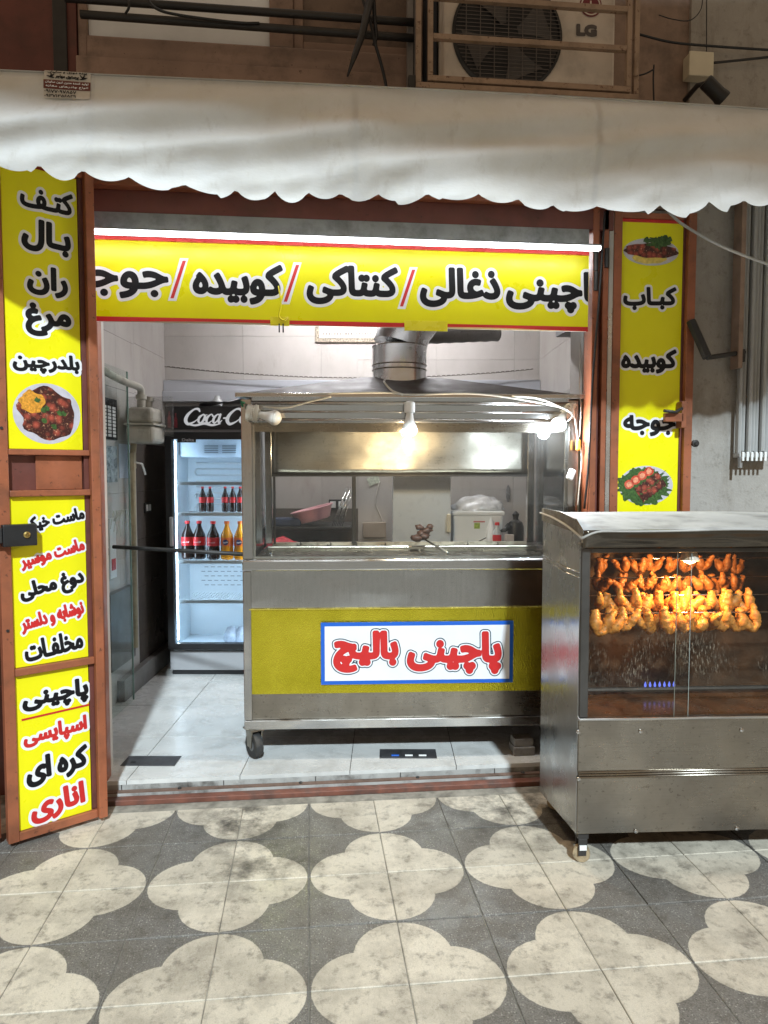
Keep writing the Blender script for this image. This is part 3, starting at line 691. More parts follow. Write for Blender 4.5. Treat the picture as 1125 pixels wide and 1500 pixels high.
# lock
lk = LF.on(32, 782); lz = lk[2]
lb = MB().box(XL+.005, -.262, -.055, -.013, lz-.045, lz+.042).build('lock_box', BLACK, lf, bevel=.004)
MB().box(XL-.05, XL+.004, -.05, -.02, lz-.03, lz+.03).build('lock_bolt', DARK, lf, bevel=.003)
kx = LF.on(34, 782)[0]
MB().lathe([(.013, 0), (.013, .006), (.007, .008), (.007, .004), (.004, .004), (.004, .012)], 16, Matrix.Translation((kx, -.055, lz)) @ Matrix.Rotation(R(90), 4, 'X')).build('keyhole', pbr('brass', (.45, .33, .12), .3, metal=1), lb, auto=True)
for zz in (1.71, .9, 2.3): MB().lathe([(.006, 0), (.006, .004)], 8, Matrix.Translation((XL+.02, -.012, zz)) @ Matrix.Rotation(R(90), 4, 'X')).build('screw', DARK, lf)
# the neighbouring closed leaf, edge of it in view
nl = thing('folded_leaf', 'red brown door leaf folded back at the far left edge beside the lock', 'door leaf', LF.out((XL-.012, .05, 0)), 62)
MB().box(-.40, 0, 0, .035, .03, 2.78).build('frame', RUST, nl, bevel=.004); MB().box(-.36, -.05, -.006, .001, .08, 2.7).build('sheet', MAROON, nl)

# ---- right leaf, flat against the wall
RF = YF(3.40)
rl = thing('door_leaf', 'red brown door leaf with tall yellow kebab menu behind the chicken grill', 'door leaf', (0, 3.40, 0))
xa, xb = colx(893.5, 3.40), colx(1011, 3.40)
xi, xj = colx(905.5, 3.40), colx(996, 3.40)
MB().box(xa, xi, -.02, .03, .02, 2.80).build('stile', RUST, rl, bevel=.003)
MB().box(xj, xj+.012, -.004, .03, .05, 2.80).build('stop_bead', MAROON, rl, bevel=.002)
MB().box(xj+.0125, xb, -.03, .03, .02, 2.80).build('stile', RUST, rl, bevel=.003)
for za, zb in ((.02, .06), (.70, .73), (2.772, 2.80)): MB().box(xi+.0005, xj-.0005, -.008, .029, za, zb).build('rail', RUST, rl, bevel=.003)
sp = MB().box(xi+.001, xj-.001, .0, .01, .731, 2.755).build('sign_panel', YEL, rl)
MB().box(xi+.001, xj-.001, .0005, .0105, 2.7555, 2.771).build('red_border', PRED, rl)
def z6(x, y): return 840+x/3.19, 290+y/3.19
for body, x0_, x1_, yc, h in (('کبـاب', 232, 482, 470, 107), ('کوبیده', 222, 482, 764, 113), ('جوجه', 232, 478, 1064, 100)):
    word_px(RF, body, *z6(x0_, yc), *z6(x1_, yc), h/3.19, sp, PBLK, LT, .05, d0=.0003)
for (px, py, ra, rb, kind, sd) in ((953.5, 369, .142, .066, 'slices', 5), (946, 711, .142, .098, 'kebab', 8)):
    q = RF.on(px, py); plate(sp, (q[0], q[2]), ra, rb, sd, kind, d=.0006)
# hasp
h0 = RF.on(984, 610); hz = h0[2]
hs = MB().box(h0[0]-.065, h0[0]+.03, -.06, -.035, hz-.03, hz+.012).build('hasp', RUST, rl, bevel=.003)
MB().box(h0[0]+.02, h0[0]+.045, -.06, -.004, hz-.06, hz+.07).build('hasp_plate', RUST, hs, bevel=.003)
MB().tube([(h0[0]+.02, -.06, hz+.035), (h0[0]-.02, -.075, hz+.015), (h0[0]-.085, -.085, hz+.02)], .008, 8).build('staple', DARK, hs, smooth=True)
q = RF.on(1010, 650); MB().lathe([(.018, 0), (.018, .012), (.009, .014), (.009, .02)], 12, Matrix.Translation((q[0]+.01, -.03, q[2])) @ Matrix.Rotation(R(90), 4, 'X')).build('lock_cylinder', DARK, rl, auto=True)

# ---- awning
def canvas():
    m, nt, out = new_mat('awning_canvas'); b = nt.nodes.new('ShaderNodeBsdfPrincipled'); tr = nt.nodes.new('ShaderNodeBsdfTranslucent'); mx = nt.nodes.new('ShaderNodeMixShader')
    n1 = noise_n(nt, wpos(nt), 3.5, 8, .65); n2 = noise_n(nt, wpos(nt, (1, 1, .4)), 14, 7, .7)
    c = mix_c(nt, ramp(nt, n1, .35, .7), (.74, .74, .735), (.64, .62, .58)); c = mix_c(nt, math_n(nt, 'MULTIPLY', ramp(nt, n2, .56, .76), .4), c, (.36, .30, .23))
    nt.links.new(c, b.inputs['Base Color']); b.inputs['Roughness'].default_value = .55; b.inputs['Specular IOR Level'].default_value = .3
    tr.inputs[0].default_value = (.5, .46, .4, 1); mx.inputs[0].default_value = .15
    bn = nt.nodes.new('ShaderNodeBump'); bn.inputs['Strength'].default_value = .16; bn.inputs['Distance'].default_value = .02
    nt.links.new(math_n(nt, 'ADD', noise_n(nt, wpos(nt, (.8, 1, 2.2)), 7, 5, .65), math_n(nt, 'MULTIPLY', noise_n(nt, wpos(nt), 45, 4), .2)), bn.inputs['Height']); nt.links.new(bn.outputs[0], b.inputs['Normal'])
    nt.links.new(b.outputs[0], mx.inputs[1]); nt.links.new(tr.outputs[0], mx.inputs[2]); nt.links.new(mx.outputs[0], out.inputs[0]); return m
CANV = canvas()
AY = 2.60; AX0, AX1 = -2.6, 2.35
aw = thing('awning', 'off white canvas awning with a scalloped hanging edge across the whole shop front', 'awning', (0, 3.45, 0))
PER = .156
def val(a, b):                               # a along, b down
    x = AX0+(AX1-AX0)*a
    ztop = 2.895+.012*math.sin(x*1.1+.5)
    zbot = 2.545-.012*x-.046*abs(math.sin(math.pi*(x+.05*math.sin(x*3)+.03*math.sin(x*7.7))/PER))**.7*(.5+1.2*abs(noise.noise((math.floor(x/PER)*1.7, 4, 2))))-.022*math.sin(x*1.9+1.1)+.010*math.sin(x*4.1)
    z = ztop+(zbot-ztop)*b
    b = (ztop-z)/.385
    n = noise.noise((x*1.3, b*1.2, 3)); n2 = noise.noise((x*3.1, b*2.5, 9))
    fold = math.sin((x*1.0-b*.75)*5.2+2*noise.noise((x*.7, b, 1)))
    y = AY-.030*math.sin((x*.9+b*2.2)*7+3*noise.noise((x, b*2, 5)))*b*(1-b)*2-.075*math.sin(min(1, b*1.25)*math.pi*.5)+.050*math.sin(max(0, b-.35)*2.4)+b*.040*n+.045*b*(1-.3*b)*fold*(.4+.6*abs(n))*1.2+.026*n2*b+.010*noise.noise((x*9+b*4, b*6, 6))*b
    y += .005*b*math.sin(x*2*math.pi/PER*.5+1)*max(0, b-.6)
    if x > AX1-.10: y += (x-(AX1-.10))**2*6
    return (x, y-3.45, z)
def surf(x, b): return val((x-AX0)/(AX1-AX0), b)
MB().grid(val, 420, 34).build('valance', CANV, aw, smooth=True, fix=False)
MB().grid(lambda a, b: (AX0+(AX1-AX0)*a, AY-.01+(3.455-AY+.01)*b-3.45, val(a, 0)[2]+.001+(3.03-val(a, 0)[2])*b-.02*math.sin(b*math.pi)*(1+.5*math.sin(a*40))), 80, 8).build('canopy', CANV, aw, smooth=True, fix=False)
for sx in (-1.62, -.74, .16, 1.05, 1.93): MB().grid(lambda a, b: (sx+.018*a, surf(sx+.018*a, b)[1]-.0016, surf(sx+.018*a, b)[2]), 2, 34).build('seam', CANV, aw, smooth=True, fix=False)
MB().tube([(AX0, AY-3.43, 2.875), (AX1, AY-3.43, 2.875)], .016, 10).build('front_bar', DARK, aw, smooth=True)
MB().box(AX0, AX1, -.05, .03, 3.03, 3.075).build('wall_rail', MAROON, aw)
# the maker's sticker on the canvas
AF = YF(AY)
stp = lambda u, z, d: (u, surf(u, max(0., min(1., (2.905-z)/.38)))[1]-d, z)
q0, q1 = AF.on(66, 99), AF.on(135, 152)
st = flat_mesh('sticker', np.array([(q0[0]+(q1[0]-q0[0])*i/6, q1[2]+(q0[2]-q1[2]-.012)*j/6) for j in range(7) for i in range(7)]), [(j*7+i, j*7+i+1, j*7+i+8, j*7+i+7) for j in range(6) for i in range(6)], stp, .002, pbr('sticker_paper', (.60, .56, .50), .5, var=.06), aw)
cx = (q0[0]+q1[0])/2; wd = q1[0]-q0[0]; zt0 = q0[2]-.012; hh = zt0-q1[2]
bz0, bz1 = q1[2]+hh*.34, q1[2]+hh*.64
flat_mesh('sticker_band', np.array([(q0[0]+wd*i/6, bz0+(bz1-bz0)*j) for j in range(2) for i in range(7)]), [(i, i+1, i+8, i+7) for i in range(6)], stp, .0035, pbr('sticker_brown', (.14, .035, .025), .5), st)
def sw(body, x, z, w_, h_, mt, rtl=True, bold=.04): word(body, (x, z), w_, h_, 0, st, mt, (), bold, d0=.0052, cell=.0011, plane=stp, rtl=rtl)
sw('پرده دوزی و سایبان', cx, zt0-hh*.07, wd*.84, hh*.12, PBLK); sw('پرستوی مهاجر', cx, zt0-hh*.24, wd*.5, hh*.17, PBLK, bold=.06)
sw('تولید کننده مدرن ترین سایبان', cx, bz0+hh*.22, wd*.92, hh*.10, PWHT); sw('انواع چادرهای مغازه', cx, bz0+hh*.08, wd*.9, hh*.10, PWHT)
sw('۰۹۱۷۷۰۹۷۸۵۷', q0[0]+wd*.36, q1[2]+hh*.25, wd*.68, hh*.12, PBLK, False); sw('۰۹۳۷۱۳۵۶۸۲۹', q0[0]+wd*.36, q1[2]+hh*.09, wd*.68, hh*.12, PBLK, False)
for sx, sgnm in ((q0[0]+wd*.15, 1), (q1[0]-wd*.15, -1)):
    strokes([[(-.012*sgnm, .004, .0012), (0, 0, .003), (.012*sgnm, -.003, .0012)], [(0, 0, .003), (.002, .010, .002), (-.004*sgnm, .016, .0006)], [(.001, 0, .003), (.008*sgnm, .008, .002), (.012*sgnm, .014, .0006)]], (sx, zt0-hh*.26), 1, st, PBLK, .0052, 'swallow_mark', .0011, stp)
# folding arm
arm = thing('folding_arm', 'dark folding arm fixed to the stained wall right of the tall menu', 'arm', (0, 3.40, 0))
AR = YF(3.40)
def tri(P): return (P[0], P[1]-3.40, P[2])
a, b, c, d = aty(1014, 482, 3.33), aty(1036, 524, 3.30), aty(1088, 516, 3.38), aty(1036, 524, 3.31)
MB().tube([tri(aty(1012, 470, 3.36)), tri(b)], .024, 6).build('upper_arm', DARK, arm, bevel=.003)
MB().tube([tri(b), tri(aty(1090, 516, 3.43))], .012, 6).build('lower_arm', DARK, arm)
MB().lathe([(.018, -.03), (.018, .03)], 12, Matrix.Translation(tri(aty(1086, 521, 3.40)))).build('pivot', DARK, arm, auto=True)

# =================================================================== ABOVE THE AWNING
UY = 3.485
wn = thing('upper_window', 'old brown framed window with one white blanked pane above the awning', 'window', (0, UY, 0))
def ux(px, py, Y=UY): p = aty(px, py, Y); return p[0], p[2]
FRM = pbr('brown_window_frame', (.30, .20, .155), .55, var=.15, dirt=.5, ds=8, chip=.5)
xa, zb = ux(131, 62); xb, zb2 = ux(395, 78)
MB().box(xa, xb, -.005, .01, zb2+.01, 4.6).build('white_pane', pbr('blank_pane', (.84, .86, .88), .5, var=.08, dirt=.25), wn)
MB().box(ux(117, 60)[0], xa-.001, -.03, .02, 3.25, 4.6).build('frame_post', FRM, wn, bevel=.005)
MB().box(xb+.001, ux(430, 60)[0], -.03, .02, zb2+.012, 4.6).build('frame_post', FRM, wn, bevel=.006)
MB().box(xa, ux(606, 60)[0], -.045, .02, ux(300, 100)[1]-.01, zb2+.009).build('frame_rail', FRM, wn, bevel=.008)
MB().box(ux(117, 60)[0], ux(606, 60)[0], -.07, .02, 3.22, ux(300, 100)[1]-.0105).build('sill', FRM, wn, bevel=.006)
gx0, gx1 = ux(430, 60)[0], ux(606, 60)[0]
MB().box(gx0+.001, gx1, .0, .012, zb2+.01, 4.6).build('brown_pane', pbr('boarded_pane', (.17, .115, .085), .6, var=.25, dirt=.6, ds=10, bump=.3), wn)
MB().box(gx0+.001, gx0+.045, -.015, -.0005, zb2+.0105, 4.6).build('frame_bead', FRM, wn, bevel=.004)
MB().box(gx0+.046, gx1, -.015, -.0005, zb2+.0105, zb2+.055).build('frame_bead', FRM, wn, bevel=.004)
pl = thing('wall_pillar', 'dark maroon clad pillar left of the upper window', 'pillar', (0, UY, 0))
MB().box(-1.9, ux(116, 60)[0], -.04, .02, 3.1, 4.6).build('cladding', MAROON, pl); MB().box(-1.13, -1.07, -.055, -.0405, 3.1, 4.6).build('pipe_cover', DARK, pl, bevel=.004)
br = thing('grey_post', 'slim grey steel post between the upper window and the fan cage', 'post', (0, 3.38, 0))
MB().box(aty(596, 70, 3.38)[0], aty(605, 70, 3.38)[0], -.02, .02, 3.2, 4.6).box(aty(606, 70, 3.38)[0], aty(612, 70, 3.38)[0], -.01, .03, 3.2, 4.6).build('profile', pbr('grey_paint', (.22, .2, .19), .5, dirt=.5), br, bevel=.003)
for (a, b, lab) in (((95, -3), (606, 33), 'upper of the two dark pipes across the blanked window'), ((118, 21), (606, 56), 'lower of the two dark pipes across the blanked window')):
    p, q = aty(*a, 3.33), aty(*b, 3.33)
    tag(MB().tube([tuple(p+(q-p)*k/8) for k in range(9)], .017, 10).build('iron_pipe', DARK, smooth=True), lab, 'pipe', 'pipes across the upper window')
cable('black_cable', [aty(214, -5, 3.28), aty(228, 12, 3.27), aty(262, 22, 3.29), aty(345, 33, 3.30), aty(380, 34, 3.31)], .006, BLACK, 'black cable tied along the lower pipe before the white pane')
cable('black_cable', [aty(188, -5, 3.28), aty(189, 10, 3.27), aty(184, 20, 3.29)], .006, BLACK, 'short black cable end looping down between the two pipes')
cable('black_cable', [aty(530, -6, 3.27), aty(545, 42, 3.26), aty(549, 62, 3.26), aty(560, 100, 3.28), aty(568, 138, 3.3)], .007, BLACK, 'black cable hanging down to the awning left of the fan cage')
cable('black_cable', [aty(547, -4, 3.25), aty(549, 30, 3.26), aty(551, 52, 3.27), aty(548, 66, 3.27)], .009, BLACK, 'thick black cable knotted over the pipes left of the fan cage')
st_ = MB().tube([aty(543, -4, 3.24), aty(530, 52, 3.22), aty(520, 80, 3.20), aty(509, 112, 3.19)], [.018, .016, .013, .004], 8).build('torn_strap', DARK, smooth=True); tag(st_, 'torn dark strap dangling in front of the upper window', 'strap')
# air conditioner
AC = Frame((0, 3.12, 0), 0)
ac = thing('air_conditioner', 'white outdoor air conditioner with a round black fan grille in a steel cage', 'air conditioner', (0, 3.12, 0))
q0 = AC.on(650, 125); q1 = AC.on(900, 138)
acx0, acx1, acz0 = q0[0], q1[0], min(q0[2], q1[2])+.005
ACM = pbr('aged_white_enamel', (.66, .58, .50), .45, var=.08, dirt=.4, ds=5)
MB().box(acx0, acx1, 0, .28, acz0, acz0+.62).build('casing', ACM, ac, bevel=.012)
fc = AC.on(743, 52); fr_ = .232
MB().lathe([(fr_+.012, 0), (fr_+.012, .008), (fr_, .012), (fr_-.004, .0015), (.001, .0015)], 48, Matrix.Translation((fc[0], 0, fc[2])) @ Matrix.Rotation(R(90), 4, 'X')).build('fan_opening', BLACK, ac, auto=True)
fan = MB()
for k in range(4):
    a = k*math.pi/2+.4; vs = []
    for i in range(7):
        r = .05+i*.026
        for s_ in (-1, 1): t = a+s_*(.28+.03*i); vs.append((fc[0]+r*math.cos(t), -.003-.004*(s_+1), fc[2]+r*math.sin(t)))
    fan.add(vs, [(2*i, 2*i+1, 2*i+3, 2*i+2) for i in range(6)])
fan.build('fan_blades', pbr('fan_plastic', (.10, .09, .085), .5), ac, fix=False)
gr = MB()
for k in range(-14, 15):
    z = k*.016; h = math.sqrt(max(0, fr_**2-z*z))
    if h > .02: gr.tube([(fc[0]-h, -.02, fc[2]+z), (fc[0]+h, -.02, fc[2]+z)], .0016, 4, False)
for k in range(-3, 4):
    x = k*.062; h = math.sqrt(max(0, fr_**2-x*x)); gr.tube([(fc[0]+x, -.022, fc[2]-h), (fc[0]+x, -.022, fc[2]+h)], .002, 4, False)
gr.build('fan_grille', pbr('grille_wire', (.16, .14, .13), .5, metal=.4), ac, smooth=True)
lg = AC.on(859, 45); word('LG', (lg[0], lg[2]), .094, .052, 0, ac, pbr('grey_print', (.10, .085, .08), .5), (), .10, d0=.003, rtl=False, cell=.0015)
lo = AC.on(865, 8)
lred = pbr('dull_red', (.16, .022, .03), .45)
def ring(nm, c, r0, r1, d, mt, par, n=28):
    vs = [(c[0]+r*math.cos(2*math.pi*k/n), -d, c[2]+r*math.sin(2*math.pi*k/n)) for r in (r0, r1) for k in range(n)]
    return MB().add(vs, [(k, (k+1) % n, n+(k+1) % n, n+k) for k in range(n)]).build(nm, mt, par, fix=False)
em = ring('round_emblem', lo, .001, .050, .003, lred, ac); ring('emblem_ring', lo, .038, .044, .0042, ACM, em)
MB().add([(lo[0]-.004, -.0042, lo[2]-.02), (lo[0]+.014, -.0042, lo[2]-.02), (lo[0]+.014, -.0042, lo[2]-.014), (lo[0]+.003, -.0042, lo[2]-.014), (lo[0]+.003, -.0042, lo[2]+.018), (lo[0]-.004, -.0042, lo[2]+.018)], [tuple(range(6))]).build('emblem_mark', ACM, em, fix=False)
# cage
cg = thing('steel_cage', 'rusty cream painted steel cage round the air conditioner', 'cage', (0, 3.02, 0))
CF = YF(3.02); CGM = pbr('cage_paint', (.34, .235, .165), .5, var=.2, dirt=.6, ds=12, chip=1.0, chipcol=(.10, .04, .02))
def cbar(x0_, x1_, z0_, z1_, nm='bar', y=0): return MB().box(x0_, x1_, y-.012, y+.012, z0_, z1_).build(nm, CGM, cg, bevel=.002)
cz0 = CF.on(770, 137)[2]; L_, R_ = CF.on(609, 80)[0], CF.on(935, 80)[0]; i0, i1 = CF.on(626, 80)[0], CF.on(923, 80)[0]
cbar(L_, R_, cz0-.004, cz0+.018, 'bottom_bar'); cbar(L_, L_+.022, cz0+.0185, 4.0, 'corner_post'); cbar(R_-.022, R_, cz0+.0185, 4.0, 'corner_post')
cbar(i0, i1, cz0+.024, cz0+.046, 'door_rail', -.004); cbar(i0, i0+.022, cz0+.0465, 4.0, 'door_stile', -.004); cbar(i1-.02, i1, cz0+.0465, 4.0, 'door_stile', -.004)
for zz in (CF.on(770, 64)[2], CF.on(770, 6)[2]): cbar(i0+.0225, i1-.0205, zz-.011, zz+.011, 'door_rail', -.004)
for x in (L_, R_-.022): MB().box(x, x+.022, .0125, .40, cz0-.004, cz0+.018).build('side_bar', CGM, cg)
for x in (acx0+.12, acx1-.14): MB().box(x, x+.04, .05, .44, cz0-.03, cz0-.0045).build('bracket', DARK, cg)
MB().box(L_-.03, L_+.03, -.0, .03, cz0-.03, cz0+.05).build('corner_bracket', DARK, cg, bevel=.004)
hx, hz_ = CF.on(929, 104)[0], CF.on(929, 104)[2]; MB().tube([(hx, -.018, hz_-.03), (hx, -.018, hz_+.03)], .009, 8).build('hinge', CGM, cg)
MB().box(acx0-.045, acx0-.01, .12, .3, acz0, acz0+.6).build('coil_side', pbr('coil_dark', (.03, .035, .045), .5, metal=.5), ac)
# right of the cage: junction box, floodlight head, loose wires
jb = thing('junction_box', 'small beige junction box on the stained wall above the awning', 'junction box', aty(1026, 95, 3.42))
MB().box(-.06, .06, 0, .06, -.055, .055).build('box', CREAMP, jb, bevel=.006); MB().box(-.063, .063, -.012, -.0005, -.058, .058).build('lid', CREAMP, jb, bevel=.004)
cp = aty(1046, 132, 3.30)
cc = thing('security_camera', 'small black security camera tilted down under the beige junction box', 'camera', cp)
dM = Matrix.Rotation(R(40), 4, 'Y') @ Matrix.Rotation(R(90), 4, 'Y')
MB().lathe([(.030, -.06), (.034, -.055), (.034, .03), (.038, .05), (.038, .065), (.028, .066), (.026, .05)], 18, dM).build('body', BLACK, cc, auto=True)
MB().tube([(-.03, .02, .04), (-.05, .06, .05), (-.06, .16, .03)], .012, 8).build('bracket', DARK, cc, smooth=True)
W2 = lambda px, py, Y=3.43: aty(px, py, Y)
cable('black_cable', [W2(935, 50), W2(985, 62), W2(1050, 68), W2(1140, 74)], .006, BLACK, 'black cable running right from the cage along the stained wall')
cable('black_cable', [W2(1035, -10), W2(1035, 40), W2(1035, 78)], .0025, BLACK, 'thin wire dropping into the beige junction box')
cable('black_cable', [W2(1045, 92), W2(1085, 88), W2(1140, 82)], .006, DARK, 'dark conduit leaving the junction box to the right')
cable('black_cable', [W2(965, 22), W2(985, 28), W2(1010, 30), W2(1026, 15), W2(1030, -8)], .0025, BLACK, 'loose thin wire curling on the wall above the junction box')
cable('black_cable', [W2(958, 155), W2(957, 115), W2(958, 95)], .004, BLACK, 'short black wire standing up behind the awning beside the cage')
cable('black_cable', [W2(930, 112), W2(945, 108), W2(957, 102)], .004, BLACK, 'short black wire from the cage hinge to the wall')
# ---- right edge: grey cable and hanging strip blind
cable('grey_cable', [aty(978, 310, 3.36), aty(1005, 332, 3.32), aty(1060, 362, 3.25), aty(1128, 388, 3.15), aty(1180, 405, 3.1)], .007, pbr('pale_cable', (.38, .38, .38), .5), 'grey cable slanting down across the wall right of the tall menu')
bl = thing('strip_blind', 'bundle of pale grey hanging blind slats at the right edge of the shop front', 'blind', aty(1100, 500, 3.43)*np.array([1, 1, 0]))
bz1, bz0 = 2.95, aty(1104, 664, 3.43)[2]
BLM = pbr('pale_blind', (.46, .46, .45), .55, var=.08, dirt=.3)
for k in range(8):
    x = -.05+k*.024; o_ = .012*math.sin(k*2.1)
    MB().prism([(x-.011, o_-.01), (x-.002, o_-.022), (x+.009, o_-.008), (x+.007, o_+.02), (x-.008, o_+.018)], bz0+.01*(k % 2), bz1, 'z').build('slat', BLM, bl, bevel=.002)
MB().box(-.062, .125, -.03, .03, bz0-.022, bz0-.0005).build('bottom_rail', BLM, bl, bevel=.004)
for k in range(7): MB().box(-.055+k*.024, -.043+k*.024, -.042, -.0305, bz0-.04, bz0+.006).build('clip', WHITE, bl, bevel=.002)
MB().box(-.06, -.045, -.03, -.01, bz0-.075, bz0-.0225).build('end_tab', pbr('zinc_tab', (.4, .4, .4), .4, metal=.7), bl, bevel=.002)
bp = thing('blind_post', 'dark vertical rail between the stained wall and the hanging blind', 'post', aty(1082, 500, 3.40)*np.array([1, 1, 0]))
MB().box(-.012, .012, -.02, .05, aty(1090, 540, 3.40)[2], 2.95).build('rail', CLAD, bp, bevel=.003)

# =================================================================== THE KEBAB CART
CA = -3.4
wP = atz(370, 1110, FZ); CT = Frame((wP[0], wP[1]-.03, FZ), CA)
l0 = CT.on(358, 1068); CP = CT.out((l0[0], 0, 0)); CT = Frame((CP[0], CP[1], FZ), CA)
CW, CD = 1.685, .83
ct = thing('food_cart', 'stainless steel kebab cart with a gold front band, glass hood and castors', 'food cart', CP, CA)
zB, zLip, zEave = .157, 1.02, 1.835
# lower body
MB().box(.012, CW-.012, .012, CD, .205, .335).build('lower_panel', STEELD, ct)
MB().box(0, CW, -.004, CD+.004, zB, .2035).build('base_rail', STEEL, ct, bevel=.003)
def hfront(u0, u1, z0_, z1_, y, nm, mt, wob=.0):
    return MB().grid(lambda a, b: (u0+(u1-u0)*a, y-wob*noise.noise((a*4, b*2, z0_*9)), z0_+(z1_-z0_)*b), 40, 6).build(nm, mt, ct, smooth=True, fix=False)
MB().box(.014, CW-.014, .016, CD-.004, .3355, .962).build('body', STEEL, ct)
hfront(.012, CW-.012, .771, .964, .0105, 'upper_panel', STEELV, .004)
def goldfoil():
    m, nt, out = new_mat('gold_foil'); b = nt.nodes.new('ShaderNodeBsdfPrincipled'); nt.links.new(b.outputs[0], out.inputs[0])
    v = coords(nt, 'Object'); n1 = noise_n(nt, v, 4, 5)
    c = mix_c(nt, ramp(nt, n1, .3, .7), (.52, .455, .025), (.70, .61, .05)); nt.links.new(c, b.inputs['Base Color'])
    b.inputs['Metallic'].default_value = .9; b.inputs['Roughness'].default_value = .27
    wv = nt.nodes.new('ShaderNodeTexVoronoi'); wv.inputs['Scale'].default_value = 170; nt.links.new(v, wv.inputs['Vector'])
    bn = nt.nodes.new('ShaderNodeBump'); bn.inputs['Strength'].default_value = .35; bn.inputs['Distance'].default_value = .004
    nt.links.new(math_n(nt, 'ADD', wv.outputs['Distance'], math_n(nt, 'MULTIPLY', noise_n(nt, v, 5, 4), 4.0)), bn.inputs['Height']); nt.links.new(bn.outputs[0], b.inputs['Normal']); return m
hfront(.036, CW-.012, .337, .766, .004, 'gold_band', goldfoil(), .003)
MB().box(.03, CW-.012, -.004, .0095, .7665, .7705).build('gold_edge', pbr('gold_edge', (.75, .62, .10), .25, metal=.7), ct)
for x in (0, CW-.04): MB().box(x, x+.04, -.001, .04, .2045, zLip-.0605).build('corner_post', STEELV, ct, bevel=.003)
MB().box(-.002, CW+.002, -.012, .05, zLip-.058, zLip).build('counter_lip', STEEL, ct, bevel=.010, seg=3)
MB().box(.03, CW-.03, .0505, CD-.02, zLip-.04, zLip-.018).build('counter_tray', STEELD, ct)
for k, (y0_, y1_) in enumerate(((.052, .12), (.55, .60))): MB().box(.06, CW-.06, y0_, y1_, zLip-.0175, zLip+.006).build('tray_rail', STEELD, ct, bevel=.004)
# banner on the gold band
a, b = CT.on(470, 912, -.006), CT.on(751, 999, -.006)
bn_ = MB().box(a[0], b[0], -.0095, -.0065, b[2], a[2]).build('banner', PBLU, ct)
m_ = .019; MB().add([(a[0]+m_, -.0105, b[2]+m_), (b[0]-m_, -.0105, b[2]+m_), (b[0]-m_, -.0105, a[2]-m_), (a[0]+m_, -.0105, a[2]-m_)], [(0, 1, 2, 3)]).build('white_field', PWHT, bn_, fix=False)
LB = ((.006, PWHT), (.011, PNAV), (.0155, PWHT))
for body, xl, xr, yt, yb in (('پاچینی', 596, 735, 924, 988), ('بالیچ', 488, 584, 923, 986)):
    word_px(CT, body, xl, (yt+yb)/2, xr, (yt+yb)/2, yb-yt, bn_, PRED, LB, .05, d0=.0108, depth=-.01)
# uprights, header, roof
for x in (0, CW-.052): MB().box(x, x+.052, 0, .05, zLip+.0005, zEave-.02).build('front_upright', STEELV, ct, bevel=.004)
for x in (.02, CW-.062): MB().box(x, x+.042, CD-.05, CD-.008, zLip+.0005, zEave-.02).build('rear_upright', STEELV, ct, bevel=.004)
MB().prism([(-.012, 1.825), (.004, 1.70), (.03, 1.70), (.03, 1.825)], .0525, CW-.0525, 'x').build('header', STEEL, ct, bevel=.004)
for zz, rr_ in ((1.795, .010), (1.752, .006), (1.712, .009)): MB().tube([(.053, -.004-(zz-1.76)*.10, zz), (CW-.053, -.004-(zz-1.76)*.10, zz)], rr_, 10).build('moulding', STEEL, ct, smooth=True)
MB().box(.0525, CW-.0525, .0305, .05, 1.655, 1.72).build('window_head', STEELD, ct)
for x in (.0205, CW-.05): MB().box(x, x+.028, .051, CD-.051, 1.70, 1.80).build('side_header', STEELD, ct)
rf = MB()
e0, e1 = -.03, .05
base = [(-.02, e0, zEave), (CW+.02, e0, zEave), (CW+.02, CD+.03, zEave), (-.02, CD+.03, zEave)]
rid = [(.60, .36, zEave+.135), (1.02, .36, zEave+.135), (1.02, .50, zEave+.135), (.60, .50, zEave+.135)]
rf.add(base+rid, [(0, 1, 5, 4), (1, 2, 6, 5), (2, 3, 7, 6), (3, 0, 4, 7), (4, 5, 6, 7), (3, 2, 1, 0)]); rf.build('roof', pbr('sooty_roof', (.075, .064, .056), .6, var=.3, dirt=.5), ct)
MB().box(-.022, CW+.022, e0-.004, e0+.012, zEave-.016, zEave+.006).build('eave_trim', STEEL, ct, bevel=.003)
MB().box(-.02, CW+.02, e0+.0125, CD+.02, zEave-.012, zEave-.001).build('soffit', STEELD, ct)
# rear: hood panel above, splash strip below, open between
ra, rb_ = CT.on(398, 617, CD-.04), CT.on(768, 695, CD-.04)
MB().grid(lambda a, b: (.062+(CW-.124)*a, CD-.03+.010*noise.noise((a*5, b*2, 2)), rb_[2]+(zEave-.03-rb_[2])*b), 40, 10).build('hood_panel', steel('hood_steel', .36, .34, (1, .93, .82), (1, 1, 30), .45, .3), ct, smooth=True, fix=False, thick=.004)
MB().box(.06, CW-.06, CD-.045, CD-.02, rb_[2]-.012, rb_[2]).build('hood_edge', DARK, ct, bevel=.002)
sz = CT.on(560, 794, CD-.04)[2]
SPL = pbr('greasy_splash', (.52, .47, .38), .45, metal=.3, var=.15, dirt=.95, ds=14, dirtcol=(.045, .025, .012))
MB().box(.0625, CW-.0625, CD-.045, CD-.02, zLip-.018, sz).build('splash_strip', SPL, ct)
px_ = CT.on(518.5, 740, CD-.06)[0]; MB().box(px_-.012, px_+.012, CD-.07, CD-.0455, zLip, rb_[2]-.0125).build('mid_post', DARK, ct, bevel=.003)
for x in (CT.on(402, 740, CD-.06)[0],): MB().box(x-.006, x+.006, CD-.07, CD-.0455, zLip, rb_[2]-.0125).build('mid_post', DARK, ct)
